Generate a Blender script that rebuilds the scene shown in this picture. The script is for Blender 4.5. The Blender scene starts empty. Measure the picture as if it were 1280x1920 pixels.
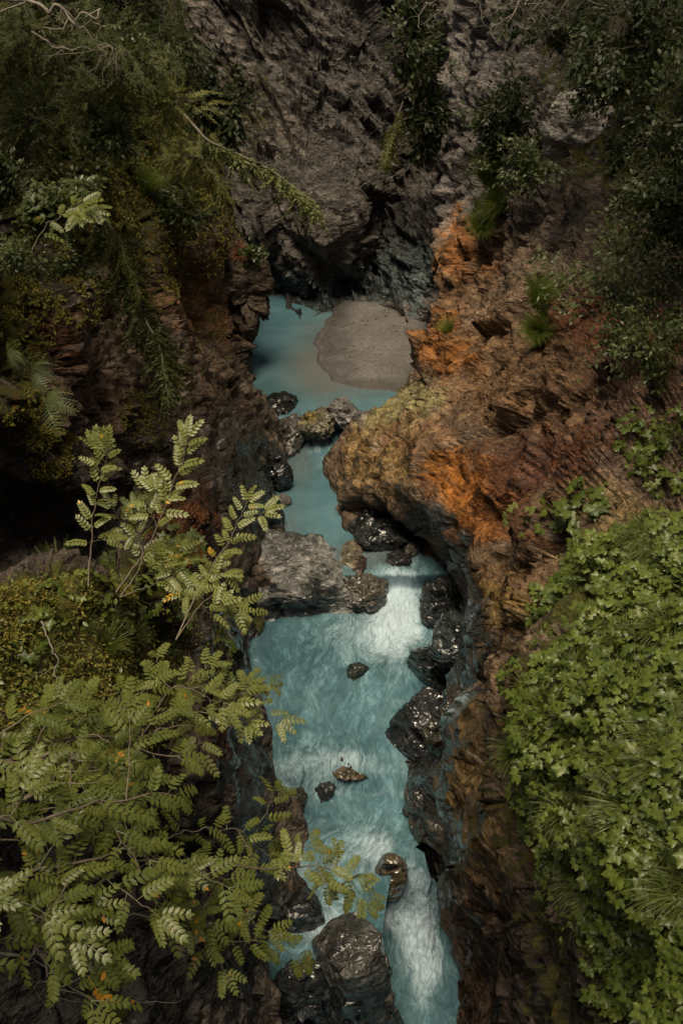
import bpy, math, random
import numpy as np
from mathutils import Vector, Matrix
random.seed(7); RNG = np.random.default_rng(7)
SC = bpy.context.scene; COL = SC.collection
R = math.radians
# ------------------------------------------------------------------ camera, sky, sun, exposure
CAMH, PITCH, F = 20.0, R(34), 1884.0
cam = bpy.data.cameras.new('camera'); co = bpy.data.objects.new('camera', cam); COL.objects.link(co)
co.location = (0, 0, CAMH); co.rotation_euler = (R(90) - PITCH, 0, 0)
cam.sensor_fit = 'VERTICAL'; cam.sensor_height = 36; cam.lens = 36 * F / 1920
cam.clip_start = .05; cam.clip_end = 500
SC.camera = co
w = bpy.data.worlds.new('World'); SC.world = w; w.use_nodes = True
nt = w.node_tree; nt.nodes.clear()
SUN_EL, SUN_AZ = R(70), R(200)
sky = nt.nodes.new('ShaderNodeTexSky'); sky.sky_type = 'NISHITA'; sky.sun_disc = False
sky.sun_elevation = SUN_EL; sky.sun_rotation = SUN_AZ; sky.dust_density = 4; sky.air_density = 1.0; sky.ozone_density = .6
hs = nt.nodes.new('ShaderNodeHueSaturation'); hs.inputs['Saturation'].default_value = .25
bg = nt.nodes.new('ShaderNodeBackground'); bg.inputs[1].default_value = .055
ow = nt.nodes.new('ShaderNodeOutputWorld')
nt.links.new(sky.outputs[0], hs.inputs['Color']); nt.links.new(hs.outputs[0], bg.inputs[0]); nt.links.new(bg.outputs[0], ow.inputs[0])
sl = bpy.data.lights.new('sun', 'SUN'); sl.energy = 4.0; sl.angle = R(26); sl.color = (1, .85, .62)
so = bpy.data.objects.new('sun', sl); COL.objects.link(so)
# direction to the sun: azimuth measured so that it stands a little behind and above the camera
sd = Vector((math.sin(R(-12)) * math.cos(SUN_EL), -math.cos(R(-12)) * math.cos(SUN_EL) , math.sin(SUN_EL)))
so.rotation_euler = sd.to_track_quat('Z', 'Y').to_euler(); so.location = (0, 0, 60)
SC.view_settings.view_transform = 'Standard'; SC.view_settings.look = 'None'; SC.view_settings.gamma = 1
SC.view_settings.exposure = 0.26
SC.render.engine = 'CYCLES'
SC.cycles.max_bounces = 6; SC.cycles.diffuse_bounces = 3; SC.cycles.transparent_max_bounces = 6
SC.cycles.caustics_reflective = False; SC.cycles.caustics_refractive = False
SC.cycles.use_denoising = True
SC.cycles.sample_clamp_indirect = 4

# ------------------------------------------------------------------ geometry helpers
SP, CP = math.sin(PITCH), math.cos(PITCH)
def P(px, py, D):
    """world point seen at photo pixel px,py at depth D along the view axis (used to lay the place out)"""
    cx, cy = (px - 640) / F, (960 - py) / F
    return np.array((cx * D, D * (CP + cy * SP), CAMH + D * (-SP + cy * CP)))
def W(px, py, z):
    cy = (960 - py) / F
    return P(px, py, (CAMH - z) / (SP - cy * CP))
def proj(p):
    p = np.asarray(p, float); dz = p[..., 2] - CAMH
    D = p[..., 1] * CP - dz * SP; u = p[..., 1] * SP + dz * CP
    D = np.where(np.abs(D) < 1e-3, 1e-3, D)
    return 640 + F * p[..., 0] / D, 960 - F * u / D, D
def _h(ix, iy, iz, s):
    h = (ix.astype(np.int64) * 73856093) ^ (iy.astype(np.int64) * 19349663) ^ (iz.astype(np.int64) * 83492791) ^ (s * 2654435761)
    h = h & 0xffffffff
    h = ((h ^ (h >> 15)) * 2246822519) & 0xffffffff
    h = ((h ^ (h >> 13)) * 3266489917) & 0xffffffff
    return h ^ (h >> 16)
def _r(h): return (h & 0xffffff) / 16777216.0
def perlin(p, seed=0):
    i = np.floor(p); f = p - i; i = i.astype(np.int64)
    u = f * f * f * (f * (f * 6 - 15) + 10); out = 0
    for dx in (0, 1):
        for dy in (0, 1):
            for dz in (0, 1):
                h = _h(i[:, 0] + dx, i[:, 1] + dy, i[:, 2] + dz, seed)
                a = _r(h) * 6.2831853; z = _r(h * 7919 & 0xffffffff) * 2 - 1; r = np.sqrt(1 - z * z)
                g = (f[:, 0] - dx) * r * np.cos(a) + (f[:, 1] - dy) * r * np.sin(a) + (f[:, 2] - dz) * z
                wgt = (u[:, 0] if dx else 1 - u[:, 0]) * (u[:, 1] if dy else 1 - u[:, 1]) * (u[:, 2] if dz else 1 - u[:, 2])
                out = out + g * wgt
    return out * 1.5
def fbm(p, oct=4, seed=0, gain=.5):
    a, s = 1.0, 0
    for k in range(oct):
        s = s + a * perlin(p * 2 ** k + k * 17.3, seed + k); a *= gain
    return s
def ridged(p, oct=4, seed=0, gain=.5):
    a, s = 1.0, 0
    for k in range(oct):
        s = s + a * (1 - 2 * np.abs(perlin(p * 2 ** k + k * 11.7, seed + k))); a *= gain
    return s
def voro(p, seed=0, facet=False):
    i = np.floor(p).astype(np.int64); f1 = np.full(len(p), 9.); f2 = np.full(len(p), 9.); cid = np.zeros(len(p)); hb = np.zeros(len(p), np.int64); cc = np.zeros_like(p)
    for dx in (-1, 0, 1):
        for dy in (-1, 0, 1):
            for dz in (-1, 0, 1):
                c = i + (dx, dy, dz); h = _h(c[:, 0], c[:, 1], c[:, 2], seed)
                q = c + np.stack([_r(h), _r(h * 31 & 0xffffffff), _r(h * 977 & 0xffffffff)], 1)
                d = np.sqrt(((q - p) ** 2).sum(1)); m = d < f1
                f2 = np.where(m, f1, np.minimum(f2, d)); hb = np.where(m, h, hb); f1 = np.where(m, d, f1)
                if facet: cc = np.where(m[:, None], p - q, cc)
    cid = _r(hb * 7331 & 0xffffffff)
    if not facet: return f1, f2, cid
    gx = np.stack([_r(hb * 131 & 0xffffffff), _r(hb * 733 & 0xffffffff), _r(hb * 3571 & 0xffffffff)], 1) * 2 - 1
    return f1, f2, cid, (cc * gx).sum(1)
def ss(a, b, x):  # works for a > b too
    t = np.clip((x - a) / (b - a), 0, 1); return t * t * (3 - 2 * t)
def catmull(A, t):
    """A (n,...) controls at 0..n-1, t samples"""
    n = len(A); i = np.clip(np.floor(t).astype(int), 0, n - 2); f = (t - i).reshape((-1,) + (1,) * (A.ndim - 1))
    g = lambda k: A[np.clip(k, 0, n - 1)]
    p0, p1, p2, p3 = g(i - 1), g(i), g(i + 1), g(i + 2)
    p0 = np.where((i == 0).reshape(f.shape), 2 * p1 - p2, p0); p3 = np.where((i == n - 2).reshape(f.shape), 2 * p2 - p1, p3)
    m1, m2 = (p2 - p0) * .42, (p3 - p1) * .42
    return (2 * f**3 - 3 * f**2 + 1) * p1 + (f**3 - 2 * f**2 + f) * m1 + (-2 * f**3 + 3 * f**2) * p2 + (f**3 - f**2) * m2
def params(A, total, axis):
    q = np.moveaxis(A, axis, 0); x, y, D = proj(q)
    x = np.clip(x, -150, 1430); y = np.clip(y, -150, 2070)
    L = np.hypot(np.diff(x, axis=0), np.diff(y, axis=0)); L = L.mean(1) * .6 + L.max(1) * .4
    L = np.maximum(L, L.sum() * .012)
    c = np.concatenate([[0], np.cumsum(L)]); c /= c[-1]
    return np.interp(np.linspace(0, 1, total), c, np.arange(len(c)))
def surface(A, n0, n1):
    A = np.array(A, float)
    G = catmull(A, params(A, n0, 0)); G = np.swapaxes(G, 0, 1)
    G = catmull(G, params(A, n1, 1)); return np.swapaxes(G, 0, 1).copy()
def normals(G):
    du = np.gradient(G, axis=0); dv = np.gradient(G, axis=1); n = np.cross(du, dv)
    return n / np.maximum(np.linalg.norm(n, axis=2, keepdims=True), 1e-9)
def mesh_np(name, V, Fq, mat=None, parent=None, smooth=True, attrs=None, uv=None):
    me = bpy.data.meshes.new(name); V = np.asarray(V, np.float32); Fq = np.asarray(Fq, np.int32)
    me.vertices.add(len(V)); me.vertices.foreach_set('co', V.ravel())
    k = Fq.shape[1]; me.loops.add(Fq.size); me.loops.foreach_set('vertex_index', Fq.ravel())
    me.polygons.add(len(Fq)); me.polygons.foreach_set('loop_start', np.arange(0, Fq.size, k, dtype=np.int32))
    me.polygons.foreach_set('loop_total', np.full(len(Fq), k, np.int32))
    me.update(calc_edges=True)
    if smooth: me.polygons.foreach_set('use_smooth', np.ones(len(Fq), bool))
    for nm, a in (attrs or {}).items():
        a = np.asarray(a, np.float32)
        if a.ndim == 2:
            if a.shape[1] == 3: a = np.concatenate([a, np.ones((len(a), 1), np.float32)], 1)
            at = me.attributes.new(nm, 'FLOAT_COLOR', 'POINT'); at.data.foreach_set('color', a.ravel())
        else:
            at = me.attributes.new(nm, 'FLOAT', 'POINT'); at.data.foreach_set('value', a)
    if uv is not None:
        l = me.uv_layers.new(name='flow'); l.data.foreach_set('uv', np.asarray(uv, np.float32)[Fq.ravel()].ravel())
    if mat: me.materials.append(mat)
    me.validate(); me.update()
    o = bpy.data.objects.new(name, me); COL.objects.link(o)
    if parent: o.parent = parent
    return o
def gridfaces(n0, n1):
    i = np.arange(n0 * n1).reshape(n0, n1)
    return np.stack([i[:-1, :-1], i[1:, :-1], i[1:, 1:], i[:-1, 1:]], 2).reshape(-1, 4)
def tag(o, label=None, cat=None, group=None, kind=None):
    if label: o['label'] = label
    if cat: o['category'] = cat
    if group: o['group'] = group
    if kind: o['kind'] = kind
    return o
def empty(name, loc, label=None, cat=None, group=None):
    o = bpy.data.objects.new(name, None); COL.objects.link(o); o.location = loc; o.empty_display_size = .1
    return tag(o, label, cat, group)

# ------------------------------------------------------------------ materials
class NT:
    def __init__(s, name):
        s.m = bpy.data.materials.new(name); s.m.use_nodes = True; s.t = s.m.node_tree; s.t.nodes.clear()
        s.out = s.t.nodes.new('ShaderNodeOutputMaterial')
    def n(s, typ, inp=None, **kw):
        x = s.t.nodes.new('ShaderNode' + typ)
        for k, v in kw.items(): setattr(x, k, v)
        for k, v in (inp or {}).items():
            if isinstance(v, bpy.types.NodeSocket): s.t.links.new(v, x.inputs[k])
            else: x.inputs[k].default_value = v
        return x
    def noise(s, scale, vec=None, detail=5, rough=.55, dist=0):
        i = {'Scale': scale, 'Detail': detail, 'Roughness': rough, 'Distortion': dist}
        if vec is not None: i['Vector'] = vec
        return s.n('TexNoise', i).outputs['Fac']
    def ramp(s, fac, stops):
        x = s.n('ValToRGB', {'Fac': fac}); e = x.color_ramp.elements
        while len(e) < len(stops): e.new(.5)
        for a, (p, c) in zip(e, stops): a.position = p; a.color = c if len(c) == 4 else (*c, 1)
        return x.outputs['Color']
    def math(s, op, a, b=0., clamp=False):
        x = s.n('Math', {0: a, 1: b}, operation=op); x.use_clamp = clamp; return x.outputs[0]
    def mix(s, fac, a, b, mode='MIX'):
        x = s.n('Mix', {0: fac}, data_type='RGBA', blend_type=mode)
        for k, v in ((6, a), (7, b)):
            if isinstance(v, bpy.types.NodeSocket): s.t.links.new(v, x.inputs[k])
            else: x.inputs[k].default_value = v if len(v) == 4 else (*v, 1)
        return x.outputs[2]
    def map(s, lo, hi, x, a=0., b=1.):
        return s.n('MapRange', {0: x, 1: lo, 2: hi, 3: a, 4: b}, interpolation_type='SMOOTHSTEP').outputs[0]
    def done(s, shader): s.t.links.new(shader, s.out.inputs[0]); return s.m
def g(v): return (v, v, v, 1)

def rock_material():
    N = NT('rock'); t = N.n('TexCoord').outputs['Object']
    tint = N.n('Attribute', attribute_name='tint'); col = tint.outputs['Color']; wet = tint.outputs['Alpha']
    moss = N.n('Attribute', attribute_name='moss').outputs['Fac']
    mp = N.n('Mapping', {'Vector': t, 'Rotation': (R(20), R(-35), R(15)), 'Scale': (1, 1, 3.2)}).outputs[0]
    n1 = N.noise(1.1, mp, 8, .62, .6); n2 = N.noise(5, mp, 8, .65, .4); n3 = N.noise(26, t, 6, .7); n4 = N.noise(.35, t, 3)
    c = N.mix(1, col, N.ramp(n1, [(.25, g(.30)), (.5, g(.92)), (.78, g(1.75))]), 'MULTIPLY')
    c = N.mix(1, c, N.ramp(n2, [(.28, g(.42)), (.5, g(1.0)), (.75, g(1.65))]), 'MULTIPLY')
    c = N.mix(N.map(.50, .72, n3, 0, .55), c, N.mix(1, c, (.32, .30, .30), 'MULTIPLY'))
    wv = N.n('VectorMath', {0: mp, 1: N.n('VectorMath', {0: N.n('TexNoise', {'Vector': t, 'Scale': 1.3, 'Detail': 4.}).outputs['Color'], 1: (1.1, 1.1, 1.1)}, operation='MULTIPLY').outputs[0]}, operation='ADD').outputs[0]
    k1 = N.n('TexVoronoi', {'Vector': wv, 'Scale': 1.5}, feature='DISTANCE_TO_EDGE').outputs['Distance']; k2 = N.n('TexVoronoi', {'Vector': wv, 'Scale': 5.}, feature='DISTANCE_TO_EDGE').outputs['Distance']
    crack = N.math('MULTIPLY', N.map(0, .045, k1, .45, 1), N.map(0, .10, k2, .8, 1))
    crk = N.math('ADD', N.math('MULTIPLY', N.math('MINIMUM', k1, .12), 3.), N.math('MULTIPLY', N.math('MINIMUM', k2, .15), .5))
    c = N.mix(1, c, N.n('CombineColor', {0: crack, 1: crack, 2: crack}).outputs[0], 'MULTIPLY')
    # rusty stain veins and pale lichen flecks
    c = N.mix(N.map(.56, .72, N.noise(2.3, mp, 6, .7, 1.2), 0, .35), c, N.mix(1, c, (1.7, .85, .4), 'MULTIPLY'))
    fl = N.math('MULTIPLY', N.map(.66, .72, N.noise(17, t, 5, .7)), N.map(.45, .62, N.noise(1.7, t, 4)))
    c = N.mix(N.math('MULTIPLY', fl, .5), c, (.33, .31, .26))
    def facets(sc_, vec):
        v = N.n('TexVoronoi', {'Vector': vec, 'Scale': sc_}); dv = N.n('VectorMath', {0: vec, 1: v.outputs['Position']}, operation='SUBTRACT').outputs[0]
        cv_ = N.n('VectorMath', {0: v.outputs['Color'], 1: (.5, .5, .5)}, operation='SUBTRACT').outputs[0]
        return N.n('VectorMath', {0: dv, 1: cv_}, operation='DOT_PRODUCT').outputs['Value'], N.n('SeparateColor', {0: v.outputs['Color']}).outputs[0]
    mf = N.n('VectorMath', {0: mp, 1: N.n('VectorMath', {0: N.n('TexNoise', {'Vector': t, 'Scale': 3., 'Detail': 3.}).outputs['Color'], 1: (.16, .16, .16)}, operation='MULTIPLY').outputs[0]}, operation='ADD').outputs[0]
    fa, ca = facets(1.3, mf); fb, cb = facets(3.6, mf); fc, cc_ = facets(11., mf)
    fac_h = N.math('ADD', N.math('ADD', fa, fb), N.math('MULTIPLY', fc, N.math('SUBTRACT', 1., wet)))
    c = N.mix(1, c, N.ramp(N.math('ADD', N.math('MULTIPLY', ca, .5), N.math('MULTIPLY', cb, .5)), [(.1, g(.70)), (.9, g(1.3))]), 'MULTIPLY')
    c = N.mix(1, c, N.ramp(cc_, [(0., g(.82)), (1., g(1.18))]), 'MULTIPLY')
    c = N.mix(N.math('MULTIPLY', wet, .8), c, N.mix(1, c, g(.32), 'MULTIPLY'))
    c = N.mix(N.math('MULTIPLY', wet, N.map(.60, .70, N.noise(1.6, wv, 6, .6, 1.), 0, .5)), c, (.16, .165, .15))
    mm = N.math('ADD', moss, N.math('MULTIPLY', N.math('SUBTRACT', N.noise(2.6, t, 8, .7), .5), 1.5))
    nz = N.n('SeparateXYZ', {0: N.n('NewGeometry').outputs['Normal']}).outputs[2]
    mm = N.map(.45, .62, N.math('ADD', mm, N.math('MULTIPLY', nz, .12)))
    mcol = N.mix(N.map(.35, .65, N.noise(3.1, t, 6)), (.055, .060, .012), (.13, .115, .02))
    mcol = N.mix(N.map(.55, .72, N.noise(1.3, t, 5, .7)), mcol, (.17, .075, .018))
    mcol = N.mix(1, mcol, N.ramp(N.noise(40, t, 4, .8), [(.3, g(.35)), (.7, g(1.6))]), 'MULTIPLY')
    c = N.mix(mm, c, mcol)
    rough = N.math('SUBTRACT', N.map(.3, .7, n2, .55, .8), N.math('MULTIPLY', wet, .46), True)
    rough = N.math('MAXIMUM', N.math('ADD', rough, N.math('MULTIPLY', mm, .3)), .12)
    damp = N.math('SUBTRACT', 1., N.math('MULTIPLY', wet, .93))
    b0 = N.n('Bump', {'Strength': 1., 'Distance': 1., 'Height': N.math('MULTIPLY', fac_h, N.math('SUBTRACT', N.math('SUBTRACT', .85, N.math('MULTIPLY', mm, .5)), N.math('MULTIPLY', wet, .45)))})
    b0 = N.n('Bump', {'Strength': N.math('MULTIPLY', damp, .8), 'Distance': .08, 'Height': crk, 'Normal': b0.outputs[0]})
    b1 = N.n('Bump', {'Strength': N.math('MULTIPLY', damp, .9), 'Distance': .045, 'Height': n2, 'Normal': b0.outputs[0]})
    b2 = N.n('Bump', {'Strength': N.math('MULTIPLY', damp, .75), 'Distance': .04, 'Height': n3, 'Normal': b1.outputs[0]})
    fold = N.noise(1.6, N.n('Mapping', {'Vector': t, 'Rotation': (R(55), R(20), R(40)), 'Scale': (1, 3.5, .8)}).outputs[0], 3, .45, 1.2)
    b3 = N.n('Bump', {'Strength': N.math('MULTIPLY', wet, .8), 'Distance': .07, 'Height': fold, 'Normal': b2.outputs[0]})
    b4 = N.n('Bump', {'Strength': N.math('MULTIPLY', mm, .9), 'Distance': .05, 'Height': N.noise(60, t, 3, .8), 'Normal': b3.outputs[0]})
    p = N.n('BsdfPrincipled', {'Base Color': c, 'Roughness': rough, 'Normal': b4.outputs[0], 'IOR': 1.5, 'Specular IOR Level': N.math('SUBTRACT', .42, N.math('MULTIPLY', wet, .32)),
        'Coat Weight': N.math('MULTIPLY', N.map(.3, 1., wet), N.math('SUBTRACT', 1., mm, True)), 'Coat Roughness': .12, 'Coat Normal': b3.outputs[0]})
    return N.done(p.outputs[0])
ROCK = rock_material()

def water_material():
    N = NT('glacier water'); uv = N.n('UVMap').outputs[0]; t = N.n('TexCoord').outputs['Object']
    foam = N.n('Attribute', attribute_name='foam').outputs['Fac']; calm = N.n('Attribute', attribute_name='calm').outputs['Fac']
    shal = N.n('Attribute', attribute_name='shallow').outputs['Fac']
    warp = N.n('TexNoise', {'Vector': uv, 'Scale': .55, 'Detail': 3.}).outputs['Color']
    uvw = N.n('VectorMath', {0: uv, 1: N.n('VectorMath', {0: warp, 1: (1.6, 1.6, 0)}, operation='MULTIPLY').outputs[0]}, operation='ADD').outputs[0]
    st = N.n('Mapping', {'Vector': uvw, 'Scale': (2.6, .75, 1)}).outputs[0]
    s1 = N.noise(.8, st, 7, .62, .35); s2 = N.noise(2.9, st, 8, .68, .5); s3 = N.noise(8, st, 6, .68, .5)
    big = N.noise(.6, t, 4, .5)
    base = N.mix(N.map(.3, .7, big), (.056, .125, .148), (.092, .180, .208))
    base = N.mix(shal, base, (.13, .12, .10))
    f = N.math('ADD', N.math('ADD', N.math('MULTIPLY', s1, .35), N.math('MULTIPLY', s2, .40)), N.math('MULTIPLY', s3, .25))
    lo = N.math('SUBTRACT', .66, N.math('MULTIPLY', foam, .50))
    fm = N.n('MapRange', {0: f, 1: lo, 2: N.math('ADD', lo, .34), 3: 0., 4: 1.}, interpolation_type='SMOOTHSTEP').outputs[0]
    fm = N.math('MULTIPLY', fm, N.map(.02, .35, foam))
    fm = N.math('MULTIPLY', fm, N.map(.25, .62, s3, .55, 1.))
    base = N.mix(N.math('SUBTRACT', 1., calm, True), base, N.mix(1, base, N.ramp(f, [(.36, g(.62)), (.5, g(1.0)), (.62, g(1.9))]), 'MULTIPLY'))
    c = N.mix(fm, base, N.mix(N.map(.45, .85, foam), (.30, .42, .46), (.50, .62, .69)))
    h = N.math('ADD', N.math('MULTIPLY', s2, .6), N.math('MULTIPLY', s3, .4))
    b = N.n('Bump', {'Strength': N.math('SUBTRACT', 1., N.math('MULTIPLY', calm, .93)), 'Distance': .07, 'Height': h})
    b = N.n('Bump', {'Strength': N.math('MULTIPLY', calm, .15), 'Distance': .03, 'Height': N.noise(2.5, t, 3), 'Normal': b.outputs[0]})
    p = N.n('BsdfPrincipled', {'Base Color': c, 'Roughness': N.math('ADD', .10, N.math('MULTIPLY', fm, .4)), 'IOR': 1.33, 'Normal': b.outputs[0]})
    return N.done(p.outputs[0])
WATER = water_material()

def gravel_material():
    N = NT('gravel'); t = N.n('TexCoord').outputs['Object']
    v = N.n('TexVoronoi', {'Vector': t, 'Scale': 14.}); v2 = N.n('TexVoronoi', {'Vector': t, 'Scale': 34.})
    c = N.mix(N.n('SeparateColor', {0: v.outputs['Color']}).outputs[0], (.075, .066, .06), (.165, .15, .14))
    c2 = N.mix(N.n('SeparateColor', {0: v2.outputs['Color']}).outputs[1], (.085, .075, .068), (.15, .135, .125))
    c = N.mix(N.map(.4, .6, N.noise(1.2, t, 6, .6)), c, c2)
    wet = N.n('Attribute', attribute_name='wet').outputs['Fac']
    c = N.mix(wet, c, N.mix(1, c, (.45, .45, .45), 'MULTIPLY'))
    c = N.mix(1, c, N.ramp(N.noise(.5, t, 5), [(.3, g(.75)), (.7, g(1.3))]), 'MULTIPLY')
    b = N.n('Bump', {'Strength': .8, 'Distance': .04, 'Height': v.outputs['Distance']})
    p = N.n('BsdfPrincipled', {'Base Color': c, 'Roughness': .75, 'Normal': b.outputs[0]})
    return N.done(p.outputs[0])
GRAVEL = gravel_material()

def leaf_material(name, a, b, c=None, rough=.42, trans=.25):
    """a..b range between plants and leaves, c: a rarer turned colour"""
    N = NT(name); t = N.n('TexCoord').outputs['Object']
    rnd = N.n('ObjectInfo').outputs['Random']; v = N.n('Attribute', attribute_name='vary').outputs['Fac']
    f = N.math('ADD', N.math('MULTIPLY', rnd, .45), N.math('MULTIPLY', v, .55))
    col = N.mix(f, a, b)
    if c: col = N.mix(N.map(.995, .998, v), col, c)
    col = N.mix(1, col, N.ramp(N.noise(22, t, 3), [(.3, g(.8)), (.7, g(1.2))]), 'MULTIPLY')
    p = N.n('BsdfPrincipled', {'Base Color': col, 'Roughness': rough})
    tr = N.n('BsdfTranslucent', {'Color': N.mix(1, col, (1.3, 1.4, .6), 'MULTIPLY')})
    return N.done(N.n('MixShader', {0: trans, 1: p.outputs[0], 2: tr.outputs[0]}).outputs[0])
def plain_material(name, a, b, rough=.7, scale=8, bump=.01):
    N = NT(name); t = N.n('TexCoord').outputs['Object']; n = N.noise(scale, t, 6, .65)
    p = N.n('BsdfPrincipled', {'Base Color': N.mix(N.map(.3, .7, n), a, b), 'Roughness': rough,
        'Normal': N.n('Bump', {'Strength': .6, 'Distance': bump, 'Height': n}).outputs[0]})
    return N.done(p.outputs[0])

# ------------------------------------------------------------------ rock relief
def rotm(ax, ay, az): return np.array(Matrix.Rotation(ax, 3, 'X') @ Matrix.Rotation(ay, 3, 'Y') @ Matrix.Rotation(az, 3, 'Z'))
def relief(p, blocky, frame, seed=0, sc=1., saw=.3, per=.5):
    """height in metres: strata ledges, fractured blocks and cracks where blocky ~1, smooth water-worn flutes where ~0"""
    p = p / sc; q = p @ frame.T
    wq = q + .25 * np.stack([fbm(p * .5, 3, seed + 5), fbm(p * .5, 3, seed + 6), fbm(p * .5, 3, seed + 7)], 1)
    big = .60 * fbm(q * (.22, .16, .34), 2, seed)
    lw = q + .05 * np.stack([fbm(p * .9, 3, seed + 5), fbm(p * .9, 3, seed + 6), fbm(p * .9, 3, seed + 7)], 1)
    f1, f2, c, t1 = voro(lw * (.42, .20, .80), seed + 1, True); g1, g2, d, t2 = voro(lw * (1.15, .62, 2.1) + 3.7, seed + 2, True)
    e1, e2, e, t3 = voro(lw * (3.2, 1.9, 5.4) + 1.7, seed + 3, True)
    blk = (c - .5) * .55 + t1 * .70 - .22 * (1 - ss(0, .035, f2 - f1)) + (d - .5) * .30 + t2 * .42 - .07 * (1 - ss(0, .05, g2 - g1)) + (e - .5) * .09 + t3 * .16
    x = lw[:, 2] * per + .45 * fbm(q * .3, 2, seed + 70); k = np.floor(x); f = x - k; kk = k.astype(np.int64); amp = .4 + 1.2 * _r(_h(kk, kk * 0, kk * 0, seed + 71)); fade = .5 + .8 * fbm(q * .3 + 4, 2, seed + 72)
    blk = blk + saw * amp * np.clip(fade, 0, 1.3) * np.where(f < .90, f / .90, (1 - f) / .10)
    fl = wq @ rotm(R(10), R(8), 0).T
    worn = .24 * ridged(fl * (.55, .55, .22), 2, seed + 40, .4) + .10 * fbm(fl * (1.2, 1.2, .4), 2, seed + 41) + .40 * np.abs(fbm(fl * (.45, .45, .3), 2, seed + 45)) + .08 * t2 + .10 * t1 + .02 * t3 + .02 * ridged(lw * (.5, .5, 3.2), 2, seed + 46) - .05 * (1 - ss(0, .05, np.abs(fbm(fl * (1.6, 1.6, .6), 2, seed + 43))))
    fine = .02 * ridged(lw * (1.4, 1.0, 9), 2, seed + 30, .6)
    return sc * (big + blocky * blk + (1 - blocky) * worn + fine * (.15 + .85 * blocky))
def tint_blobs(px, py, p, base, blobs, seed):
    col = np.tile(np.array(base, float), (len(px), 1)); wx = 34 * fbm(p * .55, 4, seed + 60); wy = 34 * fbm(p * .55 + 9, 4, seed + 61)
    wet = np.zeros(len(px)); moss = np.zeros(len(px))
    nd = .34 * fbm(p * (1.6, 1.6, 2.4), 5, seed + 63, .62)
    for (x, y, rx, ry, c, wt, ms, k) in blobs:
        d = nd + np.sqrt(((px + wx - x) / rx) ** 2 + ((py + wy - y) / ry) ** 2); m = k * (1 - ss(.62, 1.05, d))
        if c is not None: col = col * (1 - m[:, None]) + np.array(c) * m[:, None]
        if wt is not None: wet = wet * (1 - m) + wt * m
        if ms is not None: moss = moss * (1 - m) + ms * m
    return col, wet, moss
WALLS = {}
def make_wall(key, name, A, n0, n1, flip, base, blobs, blocky_fn, frame, seed):
    G = surface(A, n0, n1); N_ = normals(G) * (-1 if flip else 1)
    V = G.reshape(-1, 3); Nn = N_.reshape(-1, 3)
    px, py, D = proj(V)
    bl = blocky_fn(px, py, V)
    h = relief(V, bl, frame, seed, 1.5 if key == 'back' else 1.15, .75 if key == 'back' else .42, .42 if key == 'back' else .55)
    cell = np.maximum(np.linalg.norm(np.gradient(G, axis=0), axis=2), np.linalg.norm(np.gradient(G, axis=1), axis=2))
    hg = h.reshape(n0, n1)
    for _ in range(0): hp_ = np.pad(hg, 1, 'edge'); hg = (hp_[1:-1, 1:-1] * 2 + hp_[:-2, 1:-1] + hp_[2:, 1:-1] + hp_[1:-1, :-2] + hp_[1:-1, 2:]) / 6
    hb = hg
    for _ in range(14): hp_ = np.pad(hb, 1, 'edge'); hb = (hp_[1:-1, 1:-1] + hp_[:-2, 1:-1] + hp_[2:, 1:-1] + hp_[1:-1, :-2] + hp_[1:-1, 2:]) / 5
    m = ss(.22, .5, cell); hg = hg * (1 - m) + hb * m
    h = hg.ravel()
    V2 = V + Nn * ((h - .42 - .35 * ss(36, 46, D) * (key != 'back')) * np.clip(D / 20, .35, 1) ** 1.3)[:, None]
    G2 = V2.reshape(G.shape); N2 = normals(G2) * (-1 if flip else 1)
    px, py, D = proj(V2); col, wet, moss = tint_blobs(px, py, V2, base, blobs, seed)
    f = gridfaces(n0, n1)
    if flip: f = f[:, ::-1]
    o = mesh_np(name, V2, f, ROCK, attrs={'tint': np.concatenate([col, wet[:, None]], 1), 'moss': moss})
    tag(o, kind='structure')
    WALLS[key] = (px, py, D, V2, N2.reshape(-1, 3))
    return o

def ext(row, s, up):
    """carry a wall on past the frame: outwards and up, then higher"""
    a = row[-1]; b = a + np.array((s * 5., -1.0, up)); c = b + np.array((s * 6., -2., up * 1.6 + 4))
    return row + [b, c]
def base_down(row): a = row[0]; return [a - np.array((0, 0, 1.6))] + row

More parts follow.
